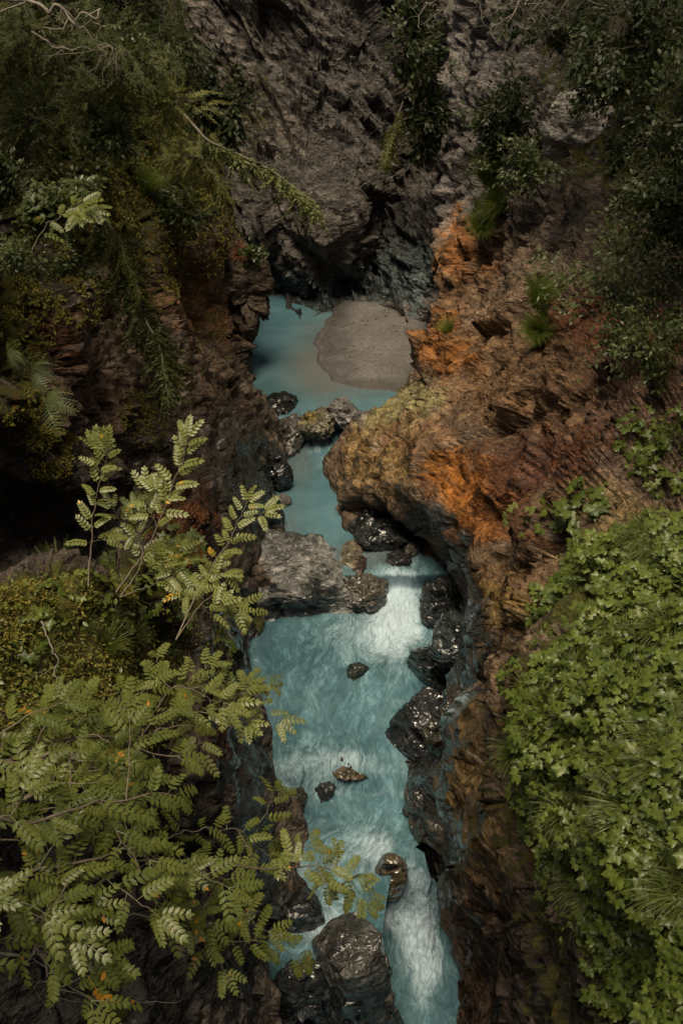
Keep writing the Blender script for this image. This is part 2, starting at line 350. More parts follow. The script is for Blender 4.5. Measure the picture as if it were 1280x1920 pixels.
def rows(data, s, up=5):
    out = []
    for r in data:
        pts = []
        for k, q in enumerate(r):
            pts.append(W(*q[:3]) if len(q) == 4 else P(*q))
        out.append(ext(base_down(pts), s, up))
    return out
z = 'z'
RIGHT = [
 [(900,2050,-7,z),(915,2050,20),(950,2060,16),(1020,2060,13.5),(1120,2060,11.5),(1260,2060,9.5),(1500,2060,7)],
 [(858,1900,-6.5,z),(885,1870,22),(930,1850,17.5),(1010,1830,15),(1100,1820,12.5),(1250,1800,10.5),(1500,1780,8)],
 [(850,1780,-6.2,z),(865,1740,23),(905,1700,18.5),(970,1660,15.5),(1050,1640,12.8),(1230,1620,10.5),(1500,1600,8.5)],
 [(800,1640,-4.2,z),(835,1600,24.5),(880,1560,19.5),(945,1520,16),(1020,1500,13),(1220,1460,11),(1500,1440,9)],
 [(746,1530,-3.3,z),(806,1480,26.5),(860,1440,21.5),(920,1420,17),(1000,1380,13.5),(1200,1320,11.5),(1500,1300,9.5)],
 [(728,1410,-2.6,z),(805,1380,29),(860,1340,24),(920,1310,18.5),(990,1260,14.5),(1180,1190,12.5),(1500,1180,10.5)],
 [(778,1300,-2.1,z),(838,1270,30.5),(895,1230,25),(945,1190,20.5),(1010,1140,16.5),(1180,1060,14),(1500,1060,11.5)],
 [(792,1210,-2,z),(846,1170,32.5),(900,1130,25.5),(955,1090,22.5),(1040,1030,18),(1200,980,15),(1500,950,12.5)],
 [(802,1110,-1.7,z),(836,1080,34),(885,1055,27.5),(960,1010,24.5),(1060,950,20.5),(1200,900,17.5),(1500,860,14)],
 [(792,1030,-1,z),(805,985,35.5),(820,985,30.5),(930,930,27),(1050,870,24),(1180,820,20.5),(1500,780,16)],
 [(740,1000,-.95,z),(760,965,37.5),(745,925,33.5),(850,870,30.5),(1000,800,27),(1150,740,23),(1500,700,18)],
 [(652,980,-.95,z),(655,950,37.2),(655,905,36),(760,840,33),(900,760,30.5),(1100,660,26),(1500,620,20)],
 [(637,885,-.9,z),(645,860,38.6),(665,830,37.5),(745,780,35),(880,700,32.5),(1080,580,28.5),(1500,540,22)],
 [(648,805,-.7,z),(668,785,40),(700,762,39),(760,720,37.5),(870,640,35),(1050,500,31),(1500,440,24)],
 [(685,762,0,z),(716,738,42),(750,705,41.2),(795,660,40),(870,580,37.5),(1020,420,33.5),(1500,330,26)],
 [(790,660,0,z),(800,640,46),(812,610,44.5),(820,570,43),(890,480,40),(1000,330,36),(1500,200,28)],
 [(812,610,49),(822,560,47.5),(815,500,46),(830,440,44.8),(880,360,42.5),(980,220,38.5),(1500,60,30)],
 [(800,590,52),(815,480,51),(812,400,49.5),(825,330,47.5),(870,230,45),(960,100,41),(1500,-80,32)],
 [(800,560,56),(800,350,55),(808,200,52),(820,100,50),(860,0,48),(950,-80,44),(1500,-250,34)],
 [(790,500,60),(790,200,60),(800,0,57),(820,-100,54),(850,-200,51),(950,-300,47),(1500,-500,36)]]
LEFT = [
 [(545,2050,-7,z),(500,2050,23),(380,2050,20),(260,2050,18),(120,2050,17),(-60,2050,16),(-350,2050,13)],
 [(565,1900,-6.6,z),(510,1850,24),(400,1830,21),(280,1800,19),(150,1800,17.5),(-40,1800,16),(-350,1780,13)],
 [(585,1775,-4.5,z),(525,1700,25),(420,1660,21),(310,1620,19),(180,1600,17),(-20,1580,15),(-350,1560,12)],
 [(540,1590,-3.3,z),(500,1560,26),(430,1510,21.5),(340,1460,17.5),(200,1440,14),(0,1420,12),(-350,1400,9)],
 [(498,1450,-2.6,z),(470,1410,27.5),(425,1370,22.5),(355,1320,18),(210,1300,14),(10,1270,12),(-350,1240,9.5)],
 [(488,1340,-2.1,z),(460,1300,29),(430,1250,24),(370,1200,19),(240,1160,15),(40,1150,12.5),(-350,1140,10)],
 [(490,1210,-2,z),(465,1180,31.5),(440,1150,26),(380,1090,20.5),(280,1070,16.5),(90,1075,14),(-350,1080,11)],
 [(500,1130,-2,z),(480,1090,33),(440,1050,29),(395,1020,25.5),(290,1050,22.5),(90,1085,20),(-350,1090,17)],
 [(528,1020,-.95,z),(500,985,35),(450,950,31.5),(385,920,28),(280,920,25.5),(90,960,22),(-350,1000,18)],
 [(525,920,-.9,z),(495,890,36.5),(445,860,33),(370,820,29.5),(260,790,26.5),(90,800,21),(-350,820,16)],
 [(535,850,-.8,z),(500,800,38.5),(450,760,35),(370,720,31),(250,690,26.5),(80,680,20),(-350,680,14)],
 [(500,750,0,z),(470,700,41),(420,660,37.5),(340,620,32.5),(220,590,27),(60,570,20),(-350,560,13.5)],
 [(462,690,0,z),(458,650,43),(430,600,39.5),(350,540,34),(220,500,28),(50,470,20.5),(-350,440,13.5)],
 [(462,650,0,z),(470,600,44.5),(455,540,42),(390,470,36),(240,420,29),(50,380,21),(-350,340,14)],
 [(475,612,0,z),(480,530,46),(455,470,43.5),(400,400,37.5),(250,340,30),(50,290,22),(-350,240,14.5)],
 [(460,600,52),(440,450,48),(420,380,45),(370,320,39),(250,240,31.5),(50,190,23),(-350,120,15)],
 [(440,560,56),(430,380,52),(390,260,46),(340,200,40),(240,130,33),(50,80,24),(-350,0,16)],
 [(420,500,60),(400,200,56),(370,100,49),(320,50,42),(230,0,34),(50,-50,25),(-350,-150,17)],
 [(420,400,64),(380,0,60),(340,-100,52),(300,-150,44),(220,-200,36),(50,-250,27),(-350,-400,19)]]
BACK = [
 [(300,650,51),(400,640,51),(460,640,50.8),(540,640,50.6),(620,640,50.4),(700,625,50.2),(790,630,49.5),(900,630,48),(1000,630,48)],
 [(300,600,51),(400,605,51),(460,604,50.8),(540,603,50.6),(620,598,50.4),(700,585,50.4),(790,590,49.8),(900,600,48),(1000,600,48)],
 [(300,540,54),(400,540,54),(460,540,54),(540,545,53.8),(620,550,53),(700,540,52.2),(780,530,50.5),(900,530,48),(1000,530,48)],
 [(300,480,54),(400,480,54),(460,485,54),(540,495,53),(620,500,50.5),(700,480,53),(790,470,51),(900,460,49),(1000,460,48)],
 [(300,400,52),(400,400,52),(460,400,51),(540,400,49.5),(610,425,48.2),(700,410,53),(790,380,53),(900,380,50),(1000,380,49)],
 [(300,300,52),(400,300,52),(460,300,52),(540,300,51.5),(620,300,52),(710,300,53.5),(800,290,56),(900,280,52),(1000,280,50)],
 [(300,150,54),(400,150,54),(470,150,53.5),(560,150,53),(640,150,53),(720,150,54),(810,150,57),(900,150,53),(1000,150,51)],
 [(300,0,56),(400,0,55),(480,0,54),(560,0,53.5),(640,0,53.5),(720,0,55),(810,0,58),(900,0,54),(1000,0,52)],
 [(300,-250,56),(400,-250,55),(480,-250,54),(560,-250,53.5),(640,-250,53.5),(720,-250,54),(810,-250,56),(900,-250,54),(1000,-250,52)],
 [(300,-600,52),(400,-600,52),(480,-600,51),(560,-600,50),(640,-600,50),(720,-600,50),(810,-600,51),(900,-600,50),(1000,-600,50)],
 [(300,-1100,46),(400,-1100,46),(480,-1100,45),(560,-1100,44),(640,-1100,44),(720,-1100,44),(810,-1100,45),(900,-1100,44),(1000,-1100,44)]]

# stone colours (reflectance); bottom-corner blobs are darkened to paint shade: x, y, rx, ry, colour, wet, moss, strength
ORANGE, RUST, OCHRE, BROWN, GREY, DARK, YEL, REDB = (.48,.185,.04), (.32,.10,.03), (.36,.25,.11), (.17,.105,.065), (.27,.24,.215), (.055,.06,.06), (.46,.40,.19), (.15,.065,.04)
RB = [
 (900,250,260,330,GREY,.1,.0,1),(1200,200,240,330,(.10,.085,.065),.0,.55,.9),(840,250,70,300,(.25,.22,.20),.15,0,1),
 (900,560,160,170,(.36,.21,.11),.25,.1,.9),(880,470,60,80,ORANGE,.3,.1,.8),(1000,560,150,150,(.30,.22,.15),.2,.12,.7),(1020,400,120,70,(.20,.15,.11),.2,.2,.8),
 (1150,620,170,90,RUST,.0,.25,.7),(1130,760,220,100,(.22,.125,.08),.0,.1,.9),(960,700,180,120,(.31,.18,.09),.25,.1,.9),(830,650,60,70,ORANGE,.4,.1,.8),
 (735,775,110,75,YEL,.6,.05,1),(680,770,35,35,(.38,.34,.30),.6,0,.9),(700,860,80,80,(.42,.27,.12),.75,.02,.95),(800,830,80,50,(.34,.19,.10),.4,.05,.8),
 (880,920,120,75,ORANGE,.35,0,1),(940,960,70,60,(.40,.15,.035),.4,0,.9),(1020,880,120,70,REDB,.0,.05,.9),(1010,960,90,50,(.13,.07,.05),.0,.1,.8),(860,1010,60,60,ORANGE,.7,0,.9),
 (1120,960,120,50,OCHRE,.1,.15,.8),(960,1090,110,70,(.25,.15,.075),.4,.1,.9),(930,1140,80,60,(.27,.17,.05),.5,.25,.8),
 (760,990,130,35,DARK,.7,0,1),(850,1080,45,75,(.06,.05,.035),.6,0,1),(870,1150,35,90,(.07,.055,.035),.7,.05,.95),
 (820,1230,80,170,DARK,1,0,1),(860,1290,60,90,(.075,.075,.06),1,0,.9),(800,1440,75,130,(.075,.075,.07),1,0,1),(830,1580,50,170,(.09,.085,.07),1,0,.9),
 (880,1440,50,160,(.20,.13,.05),.85,.35,.85),(900,1600,70,130,(.15,.10,.035),.6,.45,.85),(950,1260,60,110,(.17,.11,.05),.4,.3,.8),
 (900,1780,80,200,(.065,.036,.016),.5,.25,.95),(990,1830,120,190,(.045,.03,.02),.3,.2,.95),(1150,1900,200,120,(.04,.035,.02),.1,.5,.95),(1150,1450,240,420,(.06,.05,.03),0,.85,.9),(1180,1100,160,120,(.06,.05,.03),0,.85,.85)]  # bottom-right blobs hold painted corner shade in their dark tint
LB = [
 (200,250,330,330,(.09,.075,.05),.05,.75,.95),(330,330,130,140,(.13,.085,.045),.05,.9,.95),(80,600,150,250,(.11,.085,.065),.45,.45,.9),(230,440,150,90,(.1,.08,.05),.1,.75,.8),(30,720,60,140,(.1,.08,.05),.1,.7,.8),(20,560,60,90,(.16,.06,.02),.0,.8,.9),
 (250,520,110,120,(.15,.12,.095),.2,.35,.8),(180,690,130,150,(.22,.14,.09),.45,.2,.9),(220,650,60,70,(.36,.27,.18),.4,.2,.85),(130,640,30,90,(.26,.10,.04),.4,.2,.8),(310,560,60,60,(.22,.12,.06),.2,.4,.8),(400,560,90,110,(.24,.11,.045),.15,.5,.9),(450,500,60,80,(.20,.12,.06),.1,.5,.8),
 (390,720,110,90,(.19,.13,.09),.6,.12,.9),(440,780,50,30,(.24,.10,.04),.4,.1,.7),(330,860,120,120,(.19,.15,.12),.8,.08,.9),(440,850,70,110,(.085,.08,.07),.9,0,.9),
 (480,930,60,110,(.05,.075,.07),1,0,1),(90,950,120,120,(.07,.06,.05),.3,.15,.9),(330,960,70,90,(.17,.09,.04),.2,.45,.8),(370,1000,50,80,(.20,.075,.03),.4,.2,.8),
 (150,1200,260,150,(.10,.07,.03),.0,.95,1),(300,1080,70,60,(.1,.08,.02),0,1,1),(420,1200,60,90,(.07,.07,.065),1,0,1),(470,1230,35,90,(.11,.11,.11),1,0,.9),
 (400,1400,50,80,(.17,.06,.03),.6,.1,.9),(470,1400,40,160,(.10,.105,.105),1,0,.95),(330,1500,110,180,(.07,.055,.04),.4,.3,.9),(490,1650,60,180,(.05,.065,.065),1,0,.95),(420,1800,120,150,(.022,.022,.020),.7,.05,.95),(150,1830,330,200,(.020,.018,.014),.2,.15,1)]  # corner shade painted in as the near-black bottom-left tint
BB = [
 (640,250,420,330,(.118,.105,.092),.1,.0,1),(590,430,110,80,(.155,.13,.11),.1,0,.9),(480,250,130,60,(.20,.17,.14),0,0,.7),(560,560,140,60,(.05,.05,.045),.7,0,.9),(430,200,100,110,(.07,.06,.04),0,.55,.7),
 (760,500,80,90,(.12,.155,.155),.6,0,.95),(640,540,120,50,(.085,.11,.11),.7,0,.95),(740,380,90,100,(.12,.105,.09),.1,0,.7),(790,180,50,150,(.12,.09,.05),.0,.45,.8)]
def blk_r(px, py, V):
    e = (1 - ss(95, 185, np.hypot((px - 760) * .75, (py - 880)))) * .9
    river = 1 - ss(880, 980, px)
    low = ss(940, 1010, py) * river
    return np.clip(1 - np.maximum(e, low * .95), .06, 1)
def blk_l(px, py, V):
    low = ss(330, 430, px) * ss(700, 860, py)
    veg = (1 - ss(330, 420, px)) * ss(1040, 1110, py) * .6
    return np.clip(1 - np.maximum(low * .8, veg), .1, 1)
def frame(n, side):
    n = np.array(n, float); n /= np.linalg.norm(n); a = np.cross(side, n); a /= np.linalg.norm(a); return np.array([np.cross(n, a), a, n])
FR_R = frame((-.62, -.12, .74), (0, 1, .2)); FR_L = frame((.80, -.25, .45), (0, 1, 0)); FR_B = frame((.72, .25, .62), (0, 1, 0))
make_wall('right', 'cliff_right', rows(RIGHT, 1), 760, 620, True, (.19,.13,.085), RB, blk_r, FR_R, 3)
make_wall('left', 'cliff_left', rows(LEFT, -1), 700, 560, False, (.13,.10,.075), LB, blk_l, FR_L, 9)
make_wall('back', 'cliff_back', [[P(*q) for q in r] for r in BACK], 520, 460, False, (.20,.17,.15), BB, lambda a, b, c: np.full(len(a), 1.0), FR_B, 15)

# ------------------------------------------------------------------ river: one sheet of water from the pool down to the head of the chute, and the lower pool
def sheet(stations, n0, n1, wpow=1):
    """stations: (left px, right px, py, z)"""
    A = np.array([[W(a, y, zz) * (1 - k) + W(b, y, zz) * k for k in np.linspace(0, 1, 6)] for (a, b, y, zz) in stations])
    A = np.concatenate([A[:1] - np.array((0, .25, 3.4)), A])     # the water falls away at the near end
    return surface(A, n0, n1)
def flow_uv(G):
    L = np.concatenate([[0], np.cumsum(np.linalg.norm(np.diff(G.mean(1), axis=0), axis=1))])
    c = G.mean(1, keepdims=True); x = np.linalg.norm(G - c, axis=2) * np.sign(G[..., 0] - c[..., 0])
    return np.stack([x, np.repeat(L[:, None], G.shape[1], 1)], 2).reshape(-1, 2)
def blobs(px, py, lst, p=None, wob=12):
    if p is not None:
        px = px + wob * fbm(p * .8, 4, 71); py = py + wob * fbm(p * .8 + 5, 4, 72)
    v = np.zeros(len(px))
    for (x, y, rx, ry, k) in lst:
        d = np.sqrt(((px - x) / rx) ** 2 + ((py - y) / ry) ** 2); m = np.exp(-1.5 * d ** 2.2); v = v + m * np.maximum(k - v, 0)
    return np.clip(v, 0, 1)
ST = [(380,715,1800,-3.5),(400,718,1740,-3.4),(400,735,1640,-3.3),(400,775,1590,-3.25),(400,860,1540,-3.15),(400,860,1490,-3.05),(400,860,1445,-2.55),(400,860,1400,-2.3),(400,880,1300,-2.1),
      (400,900,1200,-2.0),(420,900,1150,-1.95),(420,900,1105,-1.75),(420,900,1078,-1.0),(430,900,1040,-.95),(440,900,960,-.93),(440,860,880,-.9),(430,840,835,-.85),(430,820,805,-.6),(430,800,785,-.08),(430,800,765,0),
      (420,860,700,0),(420,880,640,0),(380,900,600,0),(380,900,530,0)]
G = sheet(ST, 620, 240)
V = G.reshape(-1, 3); px, py, D = proj(V)
foam = blobs(px, py, [(620,1400,160,90,.40),(600,1280,170,110,.33),(640,1200,140,60,.30),(560,1150,80,50,.12),(740,1115,60,70,1.),(690,1190,130,80,.62),(745,1170,70,80,1.),(740,1240,50,60,.55),(780,1050,30,60,.6),(650,1130,22,22,.85),
    (600,1470,110,50,.60),(640,1430,80,30,.70),(540,1450,60,50,.6),(640,1560,130,90,.42),(620,1680,120,100,.55),(560,1640,60,70,.6),(700,1600,60,60,.75),(600,1740,80,50,.8),
    (590,830,45,28,.75),(600,812,40,16,.8),(590,900,45,40,.12)], V)
calm = blobs(px, py, [(600,940,220,110,1),(560,690,260,110,1),(560,860,60,40,.5),(560,1155,90,40,.4)], V)
calm = np.where(py < 770, 1, calm); foam = np.maximum(foam, .30 * (1 - calm))
shal = blobs(px, py, [(600,690,60,60,.85),(640,690,110,60,.8),(600,640,40,60,.5),(560,860,30,60,.5),(660,1045,80,28,.6),(545,1000,30,60,.35),(640,730,90,24,.45),(720,1040,60,30,.5)], V)
rough = np.clip(foam + .25, 0, 1) * (1 - calm)
hgt = rough * (.17 * fbm(V * (1.1, .7, 1), 4, 81) + .04 * ridged(V * (3.2, 1.6, 1), 3, 85)) + .02 * (1 - calm) * fbm(V * 3, 2, 88)
V = V + np.array((0, 0, 1)) * hgt[:, None]
river = mesh_np('river', V, gridfaces(620, 240), WATER, attrs={'foam': foam, 'calm': calm, 'shallow': shal}, uv=flow_uv(G)); tag(river, kind='structure')
# make sure the sheet faces up
# chute and lower pool
def chute():
    A = [[W(690,1580,-3.24),W(730,1580,-3.24),W(760,1585,-3.24),W(780,1590,-3.24),W(795,1600,-3.3)],
         [W(700,1625,-3.55),W(735,1622,-3.42),W(765,1622,-3.42),W(785,1625,-3.5),W(805,1640,-3.8)],
         [W(705,1662,-4.5),W(740,1656,-4.1),W(770,1656,-4.0),W(800,1660,-4.1),W(828,1668,-4.5)],
         [W(700,1705,-5.4),W(740,1700,-5.0),W(776,1700,-4.9),W(808,1705,-5.0),W(845,1710,-5.5)],
         [W(690,1745,-5.9),W(740,1745,-5.6),W(780,1745,-5.6),W(815,1745,-5.8),W(860,1745,-6.1)],
         [W(680,1810,-6.4),W(740,1810,-6.2),W(785,1810,-6.2),W(825,1810,-6.3),W(880,1810,-6.4)],
         [W(670,1900,-6.55),W(740,1900,-6.5),W(790,1900,-6.5),W(850,1900,-6.5),W(920,1900,-6.55)],
         [W(670,2060,-6.6),W(740,2060,-6.6),W(790,2060,-6.6),W(850,2060,-6.6),W(940,2060,-6.6)]]
    G = surface(np.array(A), 320, 140); V = G.reshape(-1, 3); px, py, D = proj(V)
    foam = blobs(px, py, [(785,1740,55,110,1.0),(770,1650,60,60,.8),(790,1850,50,90,.62),(800,1800,45,60,.9),(740,1720,30,50,.85)], V)
    n = normals(G).reshape(-1, 3); n *= np.sign(n[:, 2:3] + 1e-9)
    h = foam * (.12 * fbm(V * (1.6, 1., .6), 4, 91) + .05 * ridged(V * (4, 2, .6), 3, 92)) + .02 * fbm(V * 3, 2, 93)
    o = mesh_np('river', V + n * h[:, None], gridfaces(320, 140), WATER, attrs={'foam': foam, 'calm': 0 * foam + .0, 'shallow': 0 * foam}, uv=flow_uv(G)); tag(o, kind='structure')
    A = [[W(a, y, -6.7) for a in (430, 500, 560, 620, 690)] for y in (1780, 1850, 1920, 2000, 2080)]
    G = surface(np.array(A), 60, 60); V = G.reshape(-1, 3); px, py, D = proj(V); foam = blobs(px, py, [(600,1890,60,60,.8)], V)
    V = V + np.array((0, 0, 1)) * (.08 * fbm(V * 1.3, 3, 95))[:, None]
    o = mesh_np('river', V, gridfaces(60, 60), WATER, attrs={'foam': foam, 'calm': 0 * foam, 'shallow': 0 * foam}, uv=flow_uv(G)); tag(o, kind='structure')
chute()
# bed of the gorge under the water, dropping where the chute drops
def bed():
    A = [[W(a, y, zz) for a in (300, 450, 600, 750, 900, 1000)] for (y, zz) in ((2150,-8),(1950,-8),(1830,-8),(1760,-8),(1700,-7.5),(1640,-6),(1580,-4.2),(1500,-4),(1300,-3.2),(1120,-3),(1060,-2),(860,-2),(800,-1.2),(700,-.7),(640,-.8),(560,-1))]
    G = surface(np.array(A), 200, 100); V = G.reshape(-1, 3)
    V = V + np.array((0, 0, 1)) * (.18 * fbm(V * .8, 4, 97))[:, None]
    n = len(V); o = mesh_np('riverbed', V, gridfaces(200, 100), ROCK, attrs={'tint': np.concatenate([np.tile((.07, .07, .065), (n, 1)), np.ones((n, 1))], 1), 'moss': np.zeros(n)}); tag(o, kind='structure')
bed()
# gravel bar
def bar():
    # outline in the pool plane: inner crest polyline
    n0, n1 = 220, 220
    c = W(690, 655, 0); X, Y = np.meshgrid(np.linspace(-6.5, 7, n0), np.linspace(-7.2, 12, n1), indexing='ij')
    V = np.stack([c[0] + X.ravel(), c[1] + Y.ravel(), np.zeros(X.size)], 1); px, py, D = proj(V)
    wx = px + 16 * fbm(V * .35, 5, 101, .6); wy = py + 6 * fbm(V * .35 + 3, 5, 102, .6)
    # left shore as a function of py, then a rounded lower shore
    left = np.interp(wy, [575, 600, 620, 650, 690, 712, 728, 736], [600, 585, 586, 580, 584, 608, 660, 760])
    dist = np.minimum((wx - left) / 30, (742 - wy) / 11)
    h = .44 * ss(-2.6, 2.4, dist) + .25 * ss(1.5, 5, dist) - .32 + .03 * fbm(V * 1.5, 4, 103)
    h = h + .07 * (1 - ss(0, .35, np.abs(dist - .8 + .1 * fbm(V, 2, 106)))) + .35 * np.exp(-((px - 680) / 22) ** 2 - ((py - 588) / 10) ** 2)
    h = np.where(wy > 742, h - .02 * (wy - 742), h); V[:, 2] = h
    wet = 1 - ss(.0, .26, h + .05 * fbm(V * 1.2, 3, 109))
    o = mesh_np('gravel_bar', V, gridfaces(n0, n1), GRAVEL, attrs={'wet': wet}); tag(o, kind='structure')
bar()
def stones_on_bar():
    rg = np.random.default_rng(110); T_ = ICO2; n = 800; px = rg.uniform(575, 800, n); py = rg.uniform(585, 735, n); left = np.interp(py, [575, 600, 620, 650, 690, 712, 728, 736], [600, 585, 586, 580, 584, 608, 660, 760]); k = (px > left + 8); k &= fbm(np.stack([px / 40, py / 20, 0 * px], 1), 3, 5) + rg.uniform(-.3, .3, n) > -.05
    px, py = px[k], py[k]; O = np.array([W(a, b, .10) for a, b in zip(px, py)]); dist = np.minimum((px - np.interp(py, [575, 600, 620, 650, 690, 712, 728, 736], [600, 585, 586, 580, 584, 608, 660, 760])) / 30, (736 - py) / 16); O[:, 2] = .44 * ss(-2.6, 2.4, dist) + .25 * ss(1.5, 5, dist) - .31
    m = len(O); M = basis(rg.normal(size=(m, 3)) * (1, 1, .2), np.tile((0, 0, 1.), (m, 1))) * rg.uniform(.6, 1.2, (m, 1, 3)); V, Fc = batch(T_, M, rg.uniform(.02, .06, m) ** 1., O)
    o = mesh_np('pebbles', V, Fc, GRAVEL, attrs={'wet': np.repeat(rg.uniform(0, .25, m), len(T_[0]))}); tag(o, 'loose grey and brown pebbles strewn over the gravel bar', 'pebbles', None, 'stuff')
ICO2 = None

# ------------------------------------------------------------------ boulders
import bmesh
def ico(n):
    bm = bmesh.new(); bmesh.ops.create_icosphere(bm, subdivisions=n, radius=1)
    V = np.array([v.co[:] for v in bm.verts]); Fc = np.array([[v.index for v in f.verts] for f in bm.faces]); bm.free(); return V, Fc
ICO2 = ico(2); ICO = {n: ico(n) for n in (3, 4, 5, 6)}
def boulder(name, label, cat, x0, y0, x1, y1, zc, depth=1., col=(.12,.115,.105), wet=.8, moss=0, seed=0, cuts=9, rot=0, lod=5, rgh=1., group=None, D=None, blobs_=(), under=0, tilt=0):
    """a stone filling photo box x0..x1,y0..y1, its middle at height zc (or depth D)"""
    rg = np.random.default_rng(seed + 1000)
    cxp, cyp = (x0 + x1) / 2, (y0 + y1) / 2
    c = P(cxp, cyp, D) if D else W(cxp, cyp, zc)
    D_ = proj(c)[2]; wx = (x1 - x0) / F * D_ / 2; wy = (y1 - y0) / F * D_ / 2
    V, Fc = ICO[lod]; V = V.copy()
    for k in range(cuts):                                   # flat fracture faces
        n = rg.normal(size=3); n /= np.linalg.norm(n); d = rg.uniform(.48, .82); s = V @ n
        V = V - np.maximum(s - d, 0)[:, None] * n * .92
    V -= (V.max(0) + V.min(0)) / 2; V /= np.abs(V).max(0)
    V[:, 0] *= wx; V[:, 1] *= wx * depth; V[:, 2] *= wy * 1.05
    if rot or tilt: V = V @ np.array(Matrix.Rotation(tilt, 3, 'Y') @ Matrix.Rotation(rot, 3, 'Z')).T
    if under: m = ss(.45, -.35, V[:, 2] / wy) * (V[:, 1] < 0); V[:, 1] *= 1 - under * m
    nn = V / np.linalg.norm(V, axis=1, keepdims=True); s = max(wx, wy)
    q = V / s * 1.4 + seed * 3.1; fr = rotm(rg.uniform(0, 3), rg.uniform(0, 3), 0); qq = q @ fr.T
    f1, f2, cc, tt = voro(qq * (1.0, 1.2, 2.2), seed, True); g1, g2, gc, gt = voro(qq * (2.8, 3.2, 6.) + 3, seed + 1, True)
    h = .11 * fbm(q * .8, 2, seed) + (1 - min(rgh, 1)) * .10 * ridged(qq * (.6, .6, .25), 2, seed + 6, .4) + .03 * ridged(qq * (.8, .8, 1.8), 2, seed + 9, .4) + rgh * ((cc - .5) * .16 + tt * .22 + gt * .08 - .05 * (1 - ss(0, .06, f2 - f1))) + .03 * rgh * ridged(qq * (3.5, 3.5, 8), 3, seed + 4)
    V = V + nn * (h * s * .9)[:, None]
    o = mesh_np(name, V, Fc, ROCK)
    o.location = c
    px, py, _ = proj(V + c); colr, wt, ms = tint_blobs(px, py, V + c, col, blobs_, seed)
    if not blobs_: wt = np.full(len(V), wet); ms = np.full(len(V), moss)
    else: wt = np.where(wt == 0, wet, wt); ms = np.maximum(ms, moss)
    a = o.data.attributes.new('tint', 'FLOAT_COLOR', 'POINT'); a.data.foreach_set('color', np.concatenate([colr, wt[:, None]], 1).astype(np.float32).ravel())
    a = o.data.attributes.new('moss', 'FLOAT', 'POINT'); a.data.foreach_set('value', ms.astype(np.float32))
    return tag(o, label, cat, group)
B = boulder
B('rock_ledge', 'large pale grey sculpted ledge jutting from the left cliff between two pools', 'rock', 395,1036,660,1172,-1.5, 1.0, (.34,.335,.31), .75, 0, 11, 12, lod=6, rgh=.6, under=.5, tilt=.16, blobs_=[(560,1140,110,40,(.06,.07,.07),1,0,.9),(470,1060,40,30,(.24,.15,.07),.7,0,.7)])
B('boulder', 'tan and grey boulder in the middle of the upper cascade', 'boulder', 655,1084,725,1142,-1.5, 1.1, (.20,.18,.14), .9, 0, 12, 9)
B('boulder', 'small brown boulder against the pale ledge beside the cascade', 'boulder', 622,1085,668,1145,-1.6, 1, (.14,.12,.10), 1, 0, 13, 8, lod=4)
B('flat_stone', 'flat tan slab lying just under the calm water above the cascade', 'stone', 626,1032,688,1056,-1.0, 1.6, (.30,.25,.17), .8, 0, 14, 8, lod=4, rgh=.3)
B('flat_stone', 'small reddish brown stone breaking the surface above the cascade', 'stone', 648,1054,694,1070,-1.0, 1.4, (.13,.09,.07), 1, 0, 15, 8, lod=4)
B('boulder', 'dark purplish boulder at the foot of the undercut orange wall', 'boulder', 724,1028,768,1080,-1.0, 1, (.10,.085,.085), 1, 0, 16, 9, lod=4)
B('boulder', 'small pale stone under the overhang beside the purplish boulder', 'boulder', 758,1018,785,1050,-.8, 1, (.30,.26,.21), .3, 0, 17, 10, lod=4)
B('wet_rock', 'black glossy rock shelf under the orange overhang by the calm water', 'rock', 664,962,770,1018,-.7, 1.2, (.07,.075,.07), 1, 0, 18, 6, lod=5)
B('rock_ledge', 'grey streaked rock tongue sloping into the water below the gravel bar', 'rock', 494,778,572,862,-.5, 1.3, (.20,.185,.165), .9, 0, 19, 8, tilt=.5)
B('boulder', 'yellow-topped boulder in the small step below the gravel bar', 'boulder', 553,772,628,818,-.1, 1.1, (.27,.235,.15), .8, 0, 20, 8, blobs_=[(592,790,30,16,(.42,.31,.09),.6,0,.9)])
B('boulder', 'whitish wedge of rock against the orange wall at the small step', 'boulder', 618,752,682,805,0.1, 1.2, (.30,.28,.26), .7, 0, 21, 10)
B('wet_rock', 'low black rock lying in the neck of the pool', 'rock', 494,744,560,768,.05, 1.2, (.05,.05,.045), 1, 0, 22, 6, lod=4)
B('wet_rock', 'black wet rock at the left bank below the grey tongue', 'rock', 494,850,546,925,-.3, 1, (.05,.055,.055), 1, 0, 23, 8)
B('wet_rock', 'greenish black rock at the foot of the left cliff by the calm reach', 'rock', 455,905,528,1005,-.1, 1, (.05,.065,.06), 1, 0, 24, 8)
B('pebble', 'flat pinkish stone at the edge of the calm reach', 'stone', 515,930,545,951,-.8, 1.2, (.26,.22,.20), .5, 0, 25, 6, lod=3, rgh=.2)
B('pebble', 'small round pinkish stone on the black rocks left of the calm reach', 'stone', 478,985,500,1002,.1, 1.2, (.24,.20,.19), .5, 0, 26, 6, lod=3, rgh=.2)
B('wet_rock', 'small dark rock standing in the middle of the turquoise pool', 'rock', 652,1244,690,1274,-2.0, 1.2, (.08,.095,.075), 1, 0, 27, 8)
B('boulder', 'brown rock splitting the rapid at the left wall', 'boulder', 532,1484,572,1530,-2.95, 1.2, (.13,.115,.09), 1, 0, 28, 8)
B('wet_rock', 'dark rock washed over in the middle of the lower rapid', 'rock', 590,1466,628,1500,-3.05, 1.2, (.08,.08,.075), 1, 0, 29, 8, lod=4)
B('boulder', 'ochre rock half drowned where the pool spills into the rapid', 'boulder', 622,1422,685,1450,-2.62, 1.2, (.24,.19,.12), 1, 0, 30, 8)
